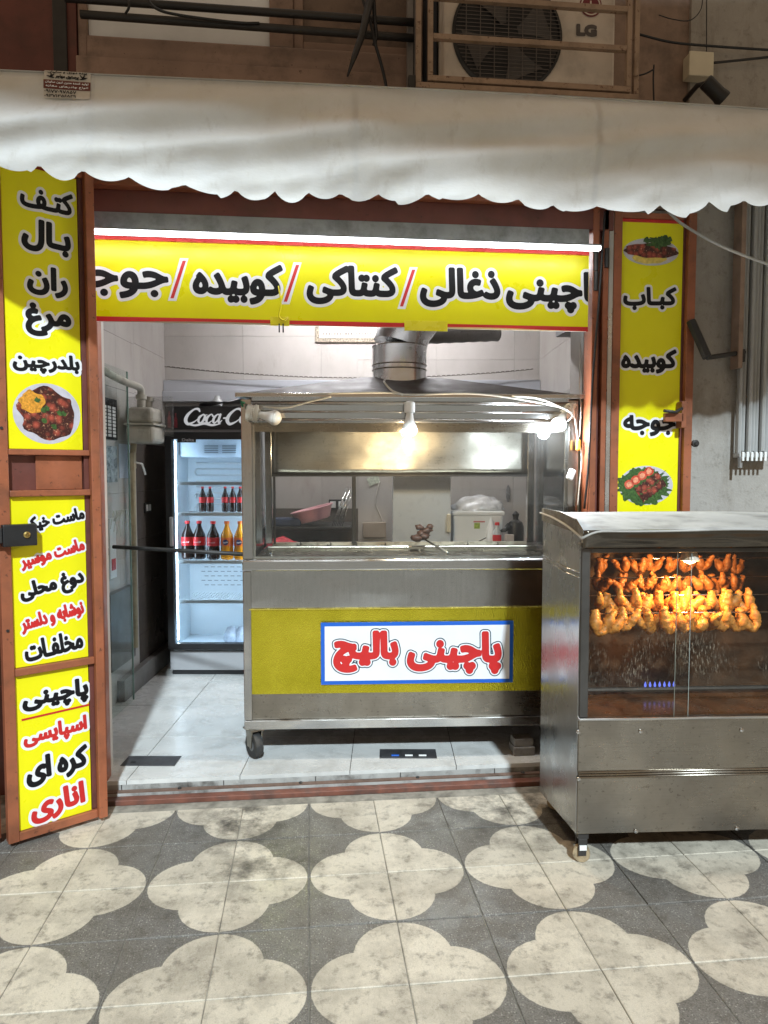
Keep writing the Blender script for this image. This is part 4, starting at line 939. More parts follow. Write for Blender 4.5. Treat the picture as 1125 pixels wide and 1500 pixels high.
for px in (438, 482, 520, 562, 683, 727):
    p = CT.on(px, 797, CD-.06); MB().tube([(p[0]+.012*math.cos(t), CD-.055-.01*math.sin(t), p[2]+.012*math.sin(t)) for t in [R(200+30*k) for k in range(8)]], .0035, 6).build('hook', DARK, ct, smooth=True)
# glass
MB().box(.053, CW-.053, .020, .024, zLip+.001, 1.699).build('front_glass', glass('cart_glass', (.96, .97, .96), .05, .04, (.55, .52, .48)), ct)
MB().box(.008, .012, .051, CD-.052, zLip+.001, 1.80).build('side_glass', glass('cart_side_glass', (.90, .94, .97), .10, .10, (.5, .55, .6)), ct)
MB().box(CW-.012, CW-.008, .051, CD-.052, zLip+.001, 1.80).build('side_glass', MATS['cart_side_glass'], ct)
for x in (.0525, CW-.062): MB().box(x, x+.0095, .026, .034, zLip+.0005, 1.69).build('glass_bead', STEEL, ct)
MB().box(.063, CW-.063, .0265, .034, zLip+.0005, zLip+.012).build('glass_bead', STEEL, ct)
# castors
for x, y in ((.045, .035), (CW-.05, .035), (.045, CD-.05), (CW-.05, CD-.05)):
    c_ = thing('tmp', None, None); c_.name = 'castor'; c_.parent = ct; c_.location = (x, y, 0)
    M = Matrix.Translation((0, 0, .067)) @ Matrix.Rotation(R(35), 4, 'Z') @ Matrix.Rotation(R(90), 4, 'Y')
    MB().lathe([(.050, -.02), (.062, -.02), (.067, -.012), (.067, .012), (.062, .02), (.050, .02)], 28, M).build('tyre', RUBBER, c_, auto=True)
    MB().lathe([(.008, -.024), (.048, -.016), (.048, .016), (.008, .024)], 20, M).build('hub', pbr('grey_hub', (.12, .12, .12), .5), c_, auto=True)
    Mz = Matrix.Rotation(R(35), 4, 'Z')
    MB().prism([(-.02, .06), (.02, .06), (.04, .147), (-.03, .147)], .025, .030, 'x', Mz).prism([(-.02, .06), (.02, .06), (.04, .147), (-.03, .147)], -.030, -.025, 'x', Mz).box(-.04, .04, -.04, .05, .147, .1565, Mz).build('fork', STEELD, c_)
# kettle-like lid inside left corner, tongs of kebab at the rear
p = CT.out((.13, .12, zLip-.0175)); ld = thing('pot_lid', 'shiny pot lid lying in the left corner of the cart counter', 'pot lid', p)
MB().lathe([(.062, 0), (.064, .004), (.055, .016), (.02, .024), (.008, .026), (.008, .034), (.014, .040), (.004, .044)], 24).build('lid', GALV, ld, auto=True)
k0 = CT.out(CT.on(622, 790, .48)); k1 = CT.out(CT.on(656, 810, .20))
kb = thing('kebab_skewer', 'skewer with charred kebab pieces and a long handle lying across the cart counter', 'skewer', k0)
kv = Vector(k1-k0)
MB().tube([(0, 0, 0), tuple(kv*.5), tuple(kv)], .005, 8).build('rod', STEEL, kb, smooth=True)
MB().tube([tuple(kv*.55), tuple(kv*1.0)], .008, 8).build('handle', pbr('pale_handle', (.5, .48, .44), .4, metal=.5), kb, smooth=True)
CHAR = pbr('charred_meat', (.075, .032, .02), .5, var=.6, vs=70, bump=.5, bs=120)
for k, (dx, dz, r_) in enumerate(((-.045, .01, .03), (-.02, .035, .026), (.01, .05, .028), (-.03, .07, .022), (.03, .075, .018), (-.005, .02, .03))):
    bm = bmesh.new(); bmesh.ops.create_icosphere(bm, subdivisions=2, radius=r_)
    for v in bm.verts: v.co = Vector((v.co.x*1.1, v.co.y, v.co.z*.75))*(1+.55*noise.noise(v.co*55+Vector((k, 0, 0)))+.2*noise.noise(v.co*150))
    me = bpy.data.meshes.new('meat'); bm.to_mesh(me); bm.free(); me.materials.append(CHAR)
    for f in me.polygons: f.use_smooth = True
    o = inst('meat', me, kb, (dx, 0, dz))
# ---- exhaust duct
dP = CT.out((.81, .43, zEave+.12)); dq = thing('exhaust_duct', 'shiny galvanised exhaust duct rising from the cart roof and bending right', 'duct', dP, CA)
path = [(0, 0, -.03), (0, 0, .10), (0, 0, .20)]
DR = .148
MB().tube([(0, 0, -.02), (0, 0, .085)], DR, 40).build('segment', GALV, dq, auto=True)
MB().tube([(0, 0, .0855), (0, 0, .19)], DR*1.012, 40).build('segment', GALV, dq, auto=True)
MB().tube([(0, 0, .1905), (.035, .01, .30)], DR*1.0, 40).build('segment', GALV, dq, auto=True)
MB().tube([(.035, .01, .3005), (.11, .03, .395)], DR*1.01, 40).build('segment', GALV, dq, auto=True)
MB().tube([(.11, .03, .3955), (.22, .06, .47), (.60, .16, .56)], DR*1.0, 40).build('segment', GALV, dq, auto=True)
for z in (.06, .087, .19): MB().tube([(0, 0, z-.004), (0, 0, z), (0, 0, z+.004)], [DR, DR*1.045, DR], 40, False).build('seam', STEELD, dq, smooth=True)
p0, p1 = IN.out((0, 0, 0)), None
a, b = aty(640, 492, 4.35), aty(728, 489, 4.5)
dk = thing('flue_pipe', 'dull grey ribbed flue pipe running right behind the galvanised duct', 'pipe', a)
v = b-a; MB().tube([tuple(v*t) for t in np.linspace(-.3, 1, 14)], [.045+.004*(k % 2) for k in range(14)], 16).build('pipe', steel('dull_flue', .22, .35, (1, .98, .95), (1, 1, 1), .5), dk, smooth=True)
# ---- bulbs on the cart
def bulb(name, lab, P, d, lit, strength, col, socket=WHITE, grp='light bulbs on the cart', sc=1.0):
    """P: centre of the glowing dome, d: direction from socket to dome"""
    t = thing(name, lab, 'light bulb', P, 0, grp)
    q = Vector(d).normalized().to_track_quat('Z', 'Y').to_matrix().to_4x4() @ Matrix.Scale(sc, 4)
    MB().lathe([(.013, -.062), (.0135, -.058), (.016, -.04), (.024, -.016), (.0295, -.004), (.0295, -.0005)], 24, q).build('bulb_body', WHITE, t, auto=True)
    prof = [(.0295*math.cos(R(a)), .0295*math.sin(R(a))*.92) for a in range(0, 90, 10)]+[(.001, .0272)]
    MB().lathe(prof, 24, q).build('dome', emis('bulb_glow_%s' % name+lab[:6], col, strength) if lit else pbr('frosted_dome', (.72, .70, .64), .35), t, smooth=True)
    MB().lathe([(.012, -.105), (.021, -.10), (.021, -.064), (.018, -.0625)], 16, q).build('socket', socket, t, auto=True)
    if lit:
        L = bpy.data.lights.new('bulb_light', 'POINT'); L.energy = lit; L.color = col; L.shadow_soft_size = .03
        o = bpy.data.objects.new('bulb_light', L); COL.objects.link(o); o.parent = t; o.location = tuple(Vector(d).normalized()*.06)
    return t
B1 = CT.out(CT.on(600, 629, -.045)); bulb('light_bulb', 'warm lit bulb hanging from the middle of the cart header', B1, (0, 0, -1), 18.0, 30, (1, .76, .46), sc=1.3)
B2 = CT.out(CT.on(819, 621, -.05)); bulb('light_bulb', 'cold white lit bulb at the right corner of the cart', B2, (-.45, -.55, -.6), 18.0, 60, (.80, .90, 1.0), sc=1.25)
B3 = CT.out(CT.on(402, 612, -.07)); bulb('light_bulb', 'unlit white bulb tied sideways at the left corner of the cart', B3, (1, -.25, -.22), 0, 0, (1, 1, 1), sc=1.25)
p = CT.out(CT.on(371, 605, -.06)); wb_ = thing('cable_coil', 'bundle of pale cable wound round the left corner of the cart header', 'cable coil', p, CA)
PALE = pbr('pale_cable_white', (.62, .60, .54), .5)
cm = MB()
for k in range(9):
    ph = k*.7; cm.tube([(-.028+.006*k+.010*math.sin(a+ph)*.5, .030*math.cos(a), (.036+.003*math.sin(k*2))*math.sin(a)) for a in [2*math.pi*i/14 for i in range(15)]], .0045, 6, False)
cm.build('loops', PALE, wb_, smooth=True); MB().tube([(-.05, 0, .03), (-.055, -.01, .055), (-.04, -.01, .045)], .006, 6).build('green_tape', pbr('green_tape', (.02, .22, .10), .4), wb_, smooth=True)
CX = lambda px, py, d=-.045: CT.out(CT.on(px, py, d))
cable('lamp_cable', [CX(362, 577, -.02), CX(450, 577, -.036), CX(560, 575, -.04), CX(600, 578, -.04), CX(700, 577, -.04), CX(790, 590, -.04), CX(835, 600, -.05)], .004, PALE, 'pale lamp cable stretched along the whole cart header')
cable('lamp_cable', [CX(385, 596, -.05), CX(420, 597, -.04), CX(455, 588, -.04), CX(485, 581, -.04)], .004, PALE, 'pale cable sagging from the unlit bulb to the header')
cable('lamp_cable', [CT.out((.72, .2, zEave+.10)), CX(563, 560, .0), CX(574, 572, -.04), CX(590, 578, -.042)], .005, PALE, 'pale cable bending over the cart eave from the roof')
cable('lamp_cable', [CX(750, 580, -.042), CX(790, 584, -.05), CX(828, 600, -.055), CX(838, 608, -.06), CX(832, 617, -.06)], .0045, PALE, 'pale cable curling down to the lit corner bulb')
p = CX(838, 602, -.02); wc = thing('cable_coil', 'tangle of pale cable at the right corner of the cart above the lit bulb', 'cable coil', p, CA)
cm = MB()
for k in range(7): cm.tube([(.004*k-.02+.012*math.sin(a*2+k), -.01*math.cos(a)*2, .034*math.sin(a+.2*k)) for a in [2*math.pi*i/14 for i in range(15)]], .0042, 6, False)
cm.build('loops', PALE, wc, smooth=True)
cable('lamp_cable', [CX(842, 612, -.03), CX(846, 640, -.03), CX(852, 668, -.03), CX(850, 700, -.02), CX(846, 740, -.02)], .0035, PALE, 'pale cable hanging down the right cart upright')
cable('lamp_cable', [CX(851, 480, .1), CX(849, 560, .0), CX(851, 600, -.02), CX(849, 640, -.02)], .003, PALE, 'thin pale cable dropping beside the red brown posts')
p = CX(847, 652, -.04); tag(MB().box(p[0]-.012, p[0]+.012, p[1]-.01, p[1]+.01, p[2]-.028, p[2]+.028).build('orange_connector', pbr('orange_plastic', (.75, .33, .04), .4), bevel=.008), 'small orange cable connector hanging beside the cart upright', 'connector')
p = CX(836.5, 695, -.05); tag(MB().box(-.018, .018, -.011, .011, -.028, .028).build('inline_switch', WHITE, bevel=.009), 'white inline switch on the cable right of the cart window', 'switch').location = tuple(p)
bpy.data.objects['inline_switch'].rotation_euler = (0, R(22), 0)
cable('black_cable', [aty(886, 310, 3.34), aty(879, 420, 3.34), aty(868, 560, 3.35), aty(862, 680, 3.36), aty(856, 745, 3.38)], .0055, BLACK, 'black cable running down the red brown posts right of the opening')

# =================================================================== BEHIND AND UNDER THE CART
p = atz(765, 1103, FZ); tag(MB().box(-.055, .055, -.04, .06, 0, .045).box(-.05, .05, -.03, .05, .0455, .085).build('stone_block', pbr('block_concrete', (.22, .21, .20), .9, dirt=.6, ds=20, bump=.6), bevel=.004), 'grey concrete wheel block under the right end of the cart', 'block').location = tuple(p)
DRN = pbr('drain_plate', (.085, .085, .09), .5, metal=.5, var=.3, dirt=.5, ds=20)
a, b = atz(176, 1122, FZ), atz(266, 1108, FZ); dv = IN.to(a); dw = IN.to(b)
dr = thing('floor_drain', 'dark steel drain plate in the shop floor beside the left door leaf', 'drain', IN.out((dv[0], dv[1], FZ)), IN.ang)
MB().box(0, dw[0]-dv[0], 0, dw[1]-dv[1], -.002, .003).build('plate', DRN, dr, bevel=.001); MB().box(.04, .065, .03, .05, .0031, .004).build('slot', BLACK, dr)
a, b = atz(556, 1111, FZ), atz(638, 1098, FZ); dv = IN.to(a); dw = IN.to(b)
dr = thing('floor_drain', 'black grimy drain under the middle of the cart', 'drain', IN.out((dv[0], dv[1], FZ)), IN.ang)
MB().box(0, dw[0]-dv[0], 0, dw[1]-dv[1], -.002, .003).build('plate', DRN, dr, bevel=.001)
for k in range(3): MB().box(.06+.07*k, .10+.07*k, .02, .035, .0031, .008).build('litter', WHITE if k else PBLU, dr, bevel=.002)
# counter along the back with its load
def IP(px, py, v): return IN.on(px, py, v)         # IN-local point at depth v
bc = thing('back_counter', 'dark counter along the back wall seen through the cart opening', 'counter', (0, 0, 0), IN.ang)
cz = 1.0
MB().box(-.78, UR-.01, 4.82, VB-.005, cz-.04, cz).build('top', pbr('counter_top', (.05, .045, .045), .3, var=.3), bc, bevel=.004)
MB().box(-.76, UR-.02, 4.86, VB-.01, FZ, cz-.0405).build('cabinet', pbr('counter_front', (.20, .19, .18), .5), bc)
# white fridge door board with handle
a, b = IP(575, 697, 4.80), IP(660, 797, 4.80)
wbd = thing('white_cabinet', 'plain white cabinet with a cream handle standing behind the cart opening', 'cabinet', (0, 0, 0), IN.ang)
MB().box(a[0], b[0], 4.80, 5.2, cz+.001, a[2]+.02).build('door', pbr('white_enamel', (.66, .70, .75), .3, var=.03), wbd, bevel=.006)
h = IP(658, 766, 4.77); MB().box(h[0]-.014, h[0]+.012, 4.762, 4.799, h[2]-.065, h[2]+.06).build('handle', CREAMP, wbd, bevel=.006)
# box with a plastic bag
a, b = IP(664, 755, 4.95), IP(736, 797, 4.95)
bx = thing('white_box', 'white styrofoam box with a small sticker on the back counter', 'box', (0, 0, 0), IN.ang)
MB().box(a[0], b[0], 4.95, 5.25, cz+.001, a[2]).build('box', WHITE, bx, bevel=.01); MB().box(a[0]-.012, b[0]+.012, 4.94, 5.262, a[2]+.0005, a[2]+.03).build('lid', WHITE, bx, bevel=.008)
s0 = IP(702, 764, 4.948)
MB().box(s0[0]-.04, s0[0]+.04, 4.9475, 4.9498, s0[2]-.006, s0[2]+.004).build('red_sticker', pbr('pale_red', (.55, .2, .18), .5), bx); MB().box(s0[0]-.035, s0[0]+.005, 4.9475, 4.9498, s0[2]-.05, s0[2]-.01).build('green_sticker', pbr('lime', (.35, .45, .05), .5, var=.5, vs=60), bx)
bgp = IN.out(((a[0]+b[0])/2+.02, 5.1, a[2]+.031))
bm = bmesh.new(); bmesh.ops.create_icosphere(bm, subdivisions=4, radius=1)
for v in bm.verts:
    n_ = v.co.normalized(); v.co = Vector((n_.x*.185, n_.y*.14, max(-.0, n_.z)*.105)); v.co *= 1+.16*noise.noise(n_*3.2)+.07*noise.noise(n_*8)
me = bpy.data.meshes.new('plastic_bag'); bm.to_mesh(me); bm.free()
for f in me.polygons: f.use_smooth = True
me.materials.append(pbr('milky_bag', (.62, .62, .63), .22, var=.25, vs=14, bump=.8, bs=22)); o = bpy.data.objects.new('plastic_bag', me); COL.objects.link(o); o.location = tuple(bgp); tag(o, 'crumpled translucent white plastic bag on top of the styrofoam box', 'plastic bag')
# bottles
def lathe_thing(name, lab, cat, loc, parts, grp=None, n=16):
    t = thing(name, lab, cat, loc, 0, grp)
    for nm, prof, mt in parts: MB().lathe(prof, n).build(nm, mt, t, auto=True)
    return t
COLA = pbr('cola', (.020, .008, .006), .12, var=.1); REDL = pbr('red_label', (.62, .02, .025), .35, var=.06); FANTA = pbr('orange_soda', (.85, .34, .015), .15, var=.05); ORL = pbr('orange_label', (.80, .16, .02), .35, var=.1); CLRP = pbr('clear_pet', (.50, .52, .52), .12, var=.05); FBL = pbr('navy_label', (.02, .03, .14), .4)
q = IP(728, 797, 4.90); lathe_thing('water_bottle', 'small clear bottle with a red cap and label on the back counter', 'bottle', IN.out((q[0], 4.90, cz+.001)), [('bottle', [(.024, 0), (.03, .006), (.03, .05), (.03, .11), (.012, .155), (.012, .165)], CLRP), ('label', [(.0306, .055), (.0306, .10)], REDL), ('cap', [(.016, .1655), (.016, .185)], REDL)])
q = IP(719, 797, 5.0); lathe_thing('sauce_bottle', 'white squeeze bottle with a pointed nozzle beside the styrofoam box', 'bottle', IN.out((q[0]-.01, 4.93, cz+.001)), [('bottle', [(.03, 0), (.03, .13), (.026, .14)], WHITE), ('nozzle', [(.026, .1405), (.02, .16), (.004, .215)], WHITE)])
q = IP(757, 797, 4.90); bk = thing('black_canister', 'black plastic canister with a tied neck at the right end of the back counter', 'canister', IN.out((q[0], 4.95, cz+.001)))
MB().lathe([(.05, 0), (.056, .01), (.056, .15), (.045, .185), (.02, .20), (.018, .215), (.025, .24), (.004, .26)], 20).build('body', BLACK, bk, auto=True); MB().tube([(-.05, -.02, .16), (-.09, -.03, .13), (-.13, -.03, .12)], [.025, .016, .004], 8).build('spout', BLACK, bk, smooth=True)
q = IP(746, 797, 4.86); tag(MB().box(-.028, .028, -.02, .02, 0, .105).build('paper_cup_pack', pbr('beige_card', (.55, .47, .42), .6), bevel=.003), 'small beige carton before the black canister', 'carton').location = tuple(IN.out((q[0], 4.86, cz+.001)))
q = IP(690, 797, 4.86); tg = thing('serving_tray', 'white tray with black tongs on the back counter before the styrofoam box', 'tray', IN.out((q[0], 4.86, cz+.001)), IN.ang)
MB().prism([(-.11, 0), (.09, 0), (.13, .05), (.125, .05), (.085, .006), (-.105, .006), (-.14, .035), (-.145, .035)], -.03, .10, 'y').build('tray', WHITE, tg); MB().tube([(-.10, -.02, .05), (-.02, -.02, .055)], .007, 6).build('tongs', BLACK, tg, smooth=True); MB().tube([(-.05, -.03, .01), (.10, -.03, .085)], .004, 6).build('tongs', BLACK, tg, smooth=True)
# left load: pink basin, blue crate, skewer rack, socket on the wall, red cloths
q = IP(460, 757, 5.1); bsn = thing('pink_basin', 'pale pink plastic basin tipped on the shelf behind the cart', 'basin', IN.out((q[0], 5.15, q[2]-.03)))
MB().lathe([(.10, 0), (.115, .005), (.15, .085), (.16, .088), (.158, .094), (.145, .09), (.11, .012), (.001, .010)], 28, Matrix.Rotation(R(-14), 4, 'Y')).build('bowl', pbr('pink_plastic', (.62, .33, .36), .4), bsn, auto=True)
sh = thing('wall_shelf', 'dark wall shelf at the back left behind the cart opening', 'shelf', (0, 0, 0), IN.ang)
s_z = IP(450, 764, 5.1)[2]; sx0, sx1 = IP(385, 760, 5.1)[0], IP(514, 760, 5.1)[0]
MB().box(sx0, sx1, 5.0, VB-.003, s_z-.045, s_z-.03).build('board', DARK, sh, bevel=.002); MB().box(sx0, sx0+.02, 5.0, VB-.003, s_z-.25, s_z-.0455).build('bracket', DARK, sh)
q = IP(418, 757, 5.1); tag(MB().box(-.09, .11, -.08, .08, 0, .055).build('blue_tray', pbr('navy_plastic', (.03, .045, .10), .4), bevel=.008), 'flat dark blue plastic tray on the back left shelf', 'tray').location = tuple(IN.out((q[0], 5.13, s_z-.0295)))
rk = thing('skewer_bundle', 'bundle of steel skewers leaning in a rack behind the cart opening', 'skewers', IN.out((IP(500, 760, 5.0)[0], 5.05, s_z-.0295)), IN.ang)
for k in range(7): MB().tube([(-.07+.012*k, .0, 0), (.02+.008*k, .05, .24+.02*(k % 3))], .0035, 6).build('skewer', STEEL, rk, smooth=True)
def socket(px, py, v, lab, w_=.11, wall='back'):
    q = IP(px, py, v); t = thing('wall_socket', lab, 'socket', IN.out((q[0], q[1]-.0, q[2])), IN.ang+(90 if wall == 'left' else 0))
    MB().box(-w_/2, w_/2, -.012, .0, -.04, .04).build('plate', BLACK, t, bevel=.004)
    for s_ in (-1, 1): MB().box(s_*w_/4-w_*.17, s_*w_/4+w_*.17, -.016, -.0121, -.025, .025).build('insert', WHITE, t, bevel=.003)
    return t
socket(494, 739, VB, 'double wall socket with a black frame on the back wall', .13)
RC = pbr('red_cloth', (.55, .04, .06), .6, var=.3, vs=30)
for px, py, s_, lab in ((413, 790, 1.0, 'red plastic bag slumped at the left end of the back counter'), (480, 792, .55, 'small red cloth on the back counter left of the white cabinet')):
    bm = bmesh.new(); bmesh.ops.create_icosphere(bm, subdivisions=3, radius=1)
    for v in bm.verts: n_ = v.co.normalized(); v.co = Vector((n_.x*.12*s_, n_.y*.08, max(0, n_.z)*.07*s_)); v.co *= 1+.4*noise.noise(n_*2.3+Vector((px, 0, 0)))
    me = bpy.data.meshes.new('red_bundle'); bm.to_mesh(me); bm.free(); me.materials.append(RC)
    for f in me.polygons: f.use_smooth = True
    q = IP(px, py, 4.95); o = bpy.data.objects.new('red_bundle', me); COL.objects.link(o); o.location = tuple(IN.out((q[0], 4.95, cz+.0))); tag(o, lab, 'cloth')
q = IP(548, 778, VB); tag(MB().box(-.09, .09, -.03, 0, -.07, .05).build('wall_box', pbr('beige_box', (.36, .30, .24), .6), bevel=.006), 'beige box on the back wall between the post and the white cabinet', 'box').location = tuple(IN.out((q[0], VB-.001, q[2]+.02)))
q = IP(547, 703, VB); sgn_ = tag(MB().box(-.045, .045, -.004, 0, -.035, .03).build('paper_note', pbr('pale_green_paper', (.5, .55, .45), .6, var=.3, vs=70), None), 'small crooked paper note stuck high on the back wall', 'note'); sgn_.location = tuple(IN.out((q[0], VB-.002, q[2]))); sgn_.rotation_euler = (0, R(-22), IN.a)
cable('wall_cable', [IN.out(IP(556, 705, VB-.01)), IN.out(IP(550, 735, VB-.01)), IN.out(IP(560, 765, VB-.01)), IN.out(IP(552, 790, VB-.01))], .003, PALE, 'thin pale cable wandering down the back wall left of the white cabinet')
q = IP(744, 723, VB); tag(MB().lathe([(.001, -.001), (.016, 0), (.016, .006), (.008, .012)], 16, Matrix.Rotation(R(90), 4, 'X') @ Matrix.Scale(4.2, 4, (0, 1, 0))).build('wall_hook_plate', pbr('grey_fitting', (.28, .28, .29), .3, metal=.6), auto=True), 'long oval grey fitting on the right part of the back wall', 'fitting').location = tuple(IN.out((q[0], VB-.002, q[2])))
# things high on the back wall
z0_, z1_ = IP(400, 590, VB)[2], IP(400, 558, VB)[2]
TRM = pbr('pale_trim', (.50, .52, .56), .4, var=.06, dirt=.2)
tr_ = thing('wall_ledge', 'pale grey ledge running along the back wall above the cooler', 'ledge', (0, 0, 0), IN.ang)
MB().box(UL+.002, UR-.002, VB-.09, VB-.001, z0_, z0_+(z1_-z0_)*.48).build('board', TRM, tr_, bevel=.004); MB().box(UL+.002, UR-.002, VB-.06, VB-.001, z0_+(z1_-z0_)*.49, z1_).build('board', TRM, tr_, bevel=.004)
cf = thing('framed_certificate', 'framed certificate on the back wall half hidden by the long sign board', 'picture frame', (0, 0, 0), IN.ang)
a, b = IP(462, 455, VB), IP(560, 502, VB)
MB().box(a[0], b[0], VB-.02, VB-.001, b[2], a[2]).build('frame', pbr('speckled_frame', (.28, .24, .18), .6, var=.7, vs=90), cf, bevel=.003); MB().box(a[0]+.03, b[0]-.03, VB-.024, VB-.0205, b[2]+.03, a[2]-.03).build('paper', pbr('certificate_paper', (.58, .55, .48), .5, var=.1), cf)
tx = MB()
for k in range(18): tx.box(a[0]+.06+k*.021, a[0]+.06+k*.021+.014*random.uniform(.5, 1), VB-.0255, VB-.0245, b[2]+.055, b[2]+.072)
tx.build('text_line', pbr('grey_ink', (.2, .18, .16), .6), cf)
# chain: two sagging runs across the back
chn = thing('chain', 'thin steel chain sagging across the room below the long sign board', 'chain', (0, 0, 0), IN.ang)
e0_, e1_ = IP(241, 537, VB-.12), IP(781, 541, VB-.12)
lk = MB(); N = 150
def chp(t): return Vector((e0_[0]+(e1_[0]-e0_[0])*t, VB-.12, e0_[2]+(e1_[2]-e0_[2])*t-.075*4*t*(1-t)))
for k in range(N):
    p, q = chp(k/N), chp((k+1.25)/N if k < N-1 else 1.0); lk.tube([p+Vector((0, 0, .003*(k % 2))), q+Vector((0, 0, .003*(k % 2)))], .0045 if k % 2 else .0028, 5)
lk.build('links', pbr('chain_metal', (.18, .16, .14), .45, metal=.7), chn, smooth=True)
tag(MB().box(-.09, .09, -.25, .0, -.03, .03).build('ac_head', pbr('grey_duct_box', (.16, .16, .17), .5)), 'grey box high on the right wall behind the sign end', 'box').location = tuple(IN.out(IP(835, 487, 4.4)))

# =================================================================== DRINKS COOLER
FV = 5.0
f0 = IP(249, 985, FV); fx0 = f0[0]; FP = IN.out((fx0, FV, FZ))
FF = Frame((FP[0], FP[1], FZ), IN.ang)
fg = thing('drinks_cooler', 'tall glass door drinks cooler with a black lettered header left of the cart', 'cooler', FP, IN.ang)
FWD, FD = .66, .47
zt = FF.on(300, 595)[2]; zh = FF.on(300, 629)[2]; zd0 = FF.on(300, 950)[2]; zg0 = FF.on(300, 940)[2]
CAB = pbr('grey_cabinet', (.32, .32, .33), .4, var=.05)
INW = pbr('cooler_liner', (.66, .74, .80), .4, var=.03)
MB().box(0, .02, .03, FD, .03, zh-.02).build('side', CAB, fg); MB().box(FWD-.02, FWD, .03, FD, .03, zh-.02).build('side', CAB, fg)
MB().box(.0205, FWD-.0205, FD-.03, FD, .03, zh-.02).build('back', INW, fg)
MB().box(.0205, .03, .031, FD-.031, zd0, zh-.02).build('liner', INW, fg); MB().box(FWD-.03, FWD-.0205, .031, FD-.031, zd0, zh-.02).build('liner', INW, fg)
MB().box(.0205, FWD-.0205, .031, FD-.031, zd0-.02, zd0).build('floor', INW, fg)
MB().box(.0, FWD, .012, FD, .035, zd0-.021).build('kick_plate', CAB, fg, bevel=.004); MB().box(.01, FWD-.01, .03, FD-.02, .0, .0345).build('plinth', BLACK, fg)
hd = MB().box(-.003, FWD+.003, -.01, FD, zh, zt).build('header', BLACK, fg, bevel=.004)
MB().box(.0, FWD, .0, FD, zh-.019, zh-.0005).build('grey_trim', CAB, fg)
# header script
WSC = emis('header_white', (.75, .76, .78), .55)
# pen strokes of the script, x in letter units; half-width last
S = []
def C_(x): S.append([(x+.95, .78, .05), (x+.80, .95, .09), (x+.50, .92, .06), (x+.16, .55, .10), (x+.10, .15, .13), (x+.35, -.12, .10), (x+.72, .02, .05), (x+.92, .2, .03)])
def o_(x): S.append([(x+.30, .58, .04), (x+.06, .36, .085), (x+.06, .08, .085), (x+.24, -.04, .05), (x+.42, .16, .085), (x+.44, .44, .085), (x+.28, .58, .04), (x+.36, .50, .03), (x+.56, .54, .03)])
def c_(x): S.append([(x+.42, .46, .07), (x+.28, .58, .04), (x+.06, .36, .085), (x+.06, .08, .085), (x+.22, -.05, .05), (x+.46, .12, .03)])
def a_(x): S.append([(x+.40, .46, .05), (x+.26, .58, .04), (x+.05, .34, .085), (x+.06, .06, .085), (x+.20, -.04, .05), (x+.42, .26, .04)]); S.append([(x+.44, .56, .08), (x+.42, .14, .085), (x+.50, -.03, .06), (x+.66, .14, .03)])
def l_(x): S.append([(x+.10, .1, .03), (x+.34, .78, .05), (x+.28, 1.04, .04), (x+.14, .72, .08), (x+.10, .12, .085), (x+.22, -.05, .05), (x+.38, .12, .03)])
C_(0); o_(.98); c_(1.56); a_(2.06); S.append([(2.82, .30, .06), (3.10, .32, .06)]); C_(3.0); o_(3.98); l_(4.52); a_(4.92)
S.append([(.35, -.12, .06), (.9, -.22, .07), (1.5, -.08, .09), (2.1, -.20, .08), (2.7, -.10, .02)])
hc = FF.on(267, 620, -.012); hh_ = (zt-zh)
strokes(S, (hc[0]+.01, zh+hh_*.30), hh_*.60, hd, WSC, .0115, 'script_lettering', .0022, shear=.28)
BOTM = pbr('bottle_print', (.22, .03, .04), .4, var=.5, vs=60)
for dx, s_ in ((.03, .9), (.075, .8)):
    MB().add([(dx+a*s_, -.0115, zh+.012+b*s_) for a, b in ((-.013, 0), (.013, 0), (.015, .035), (.012, .055), (.015, .07), (.006, .10), (.006, .125), (-.006, .125), (-.006, .10), (-.015, .07), (-.012, .055), (-.015, .035))], [tuple(range(12))]).build('bottle_print', BOTM, hd, fix=False)
# door
dr_ = MB(); zd1 = zh-.02; fw = .045
dr_.box(0, fw, -.028, .028, zd0, zd1).box(FWD-fw, FWD, -.028, .028, zd0, zd1).box(fw, FWD-fw, -.028, .028, zd0, zd0+.04).box(fw, FWD-fw, -.028, .028, zd1-.05, zd1)
do = dr_.build('door_frame', BLACK, fg)
MB().box(fw+.0005, FWD-fw-.0005, -.004, .0, zd0+.0405, zd1-.0505).build('door_glass', glass('cooler_glass', (.94, .97, 1.0), .05, .02), do)
MB().box(fw+.0005, fw+.006, .001, .026, zd0+.0405, zd1-.0505).build('door_seal', pbr('pale_seal', (.5, .6, .68), .5), do)
hl = FF.on(252, 790, -.03); MB().box(hl[0]-.012, hl[0]+.012, -.05, -.0285, FF.on(252, 800, -.03)[2], FF.on(252, 757, -.03)[2]).build('handle', pbr('silver_handle', (.55, .55, .55), .35, metal=.5), do, bevel=.006)
dl = FF.on(275, 644, -.02); MB().box(dl[0]-.07, dl[0]+.06, -.030, -.0285, dl[2]-.02, dl[2]+.015).build('maker_plate', BLACK, do); word('Delta', (dl[0]+.005, dl[2]-.002), .085, .020, 0, do, pbr('silver_print', (.4, .4, .4), .4), (), .04, d0=.031, rtl=False, cell=.0015)
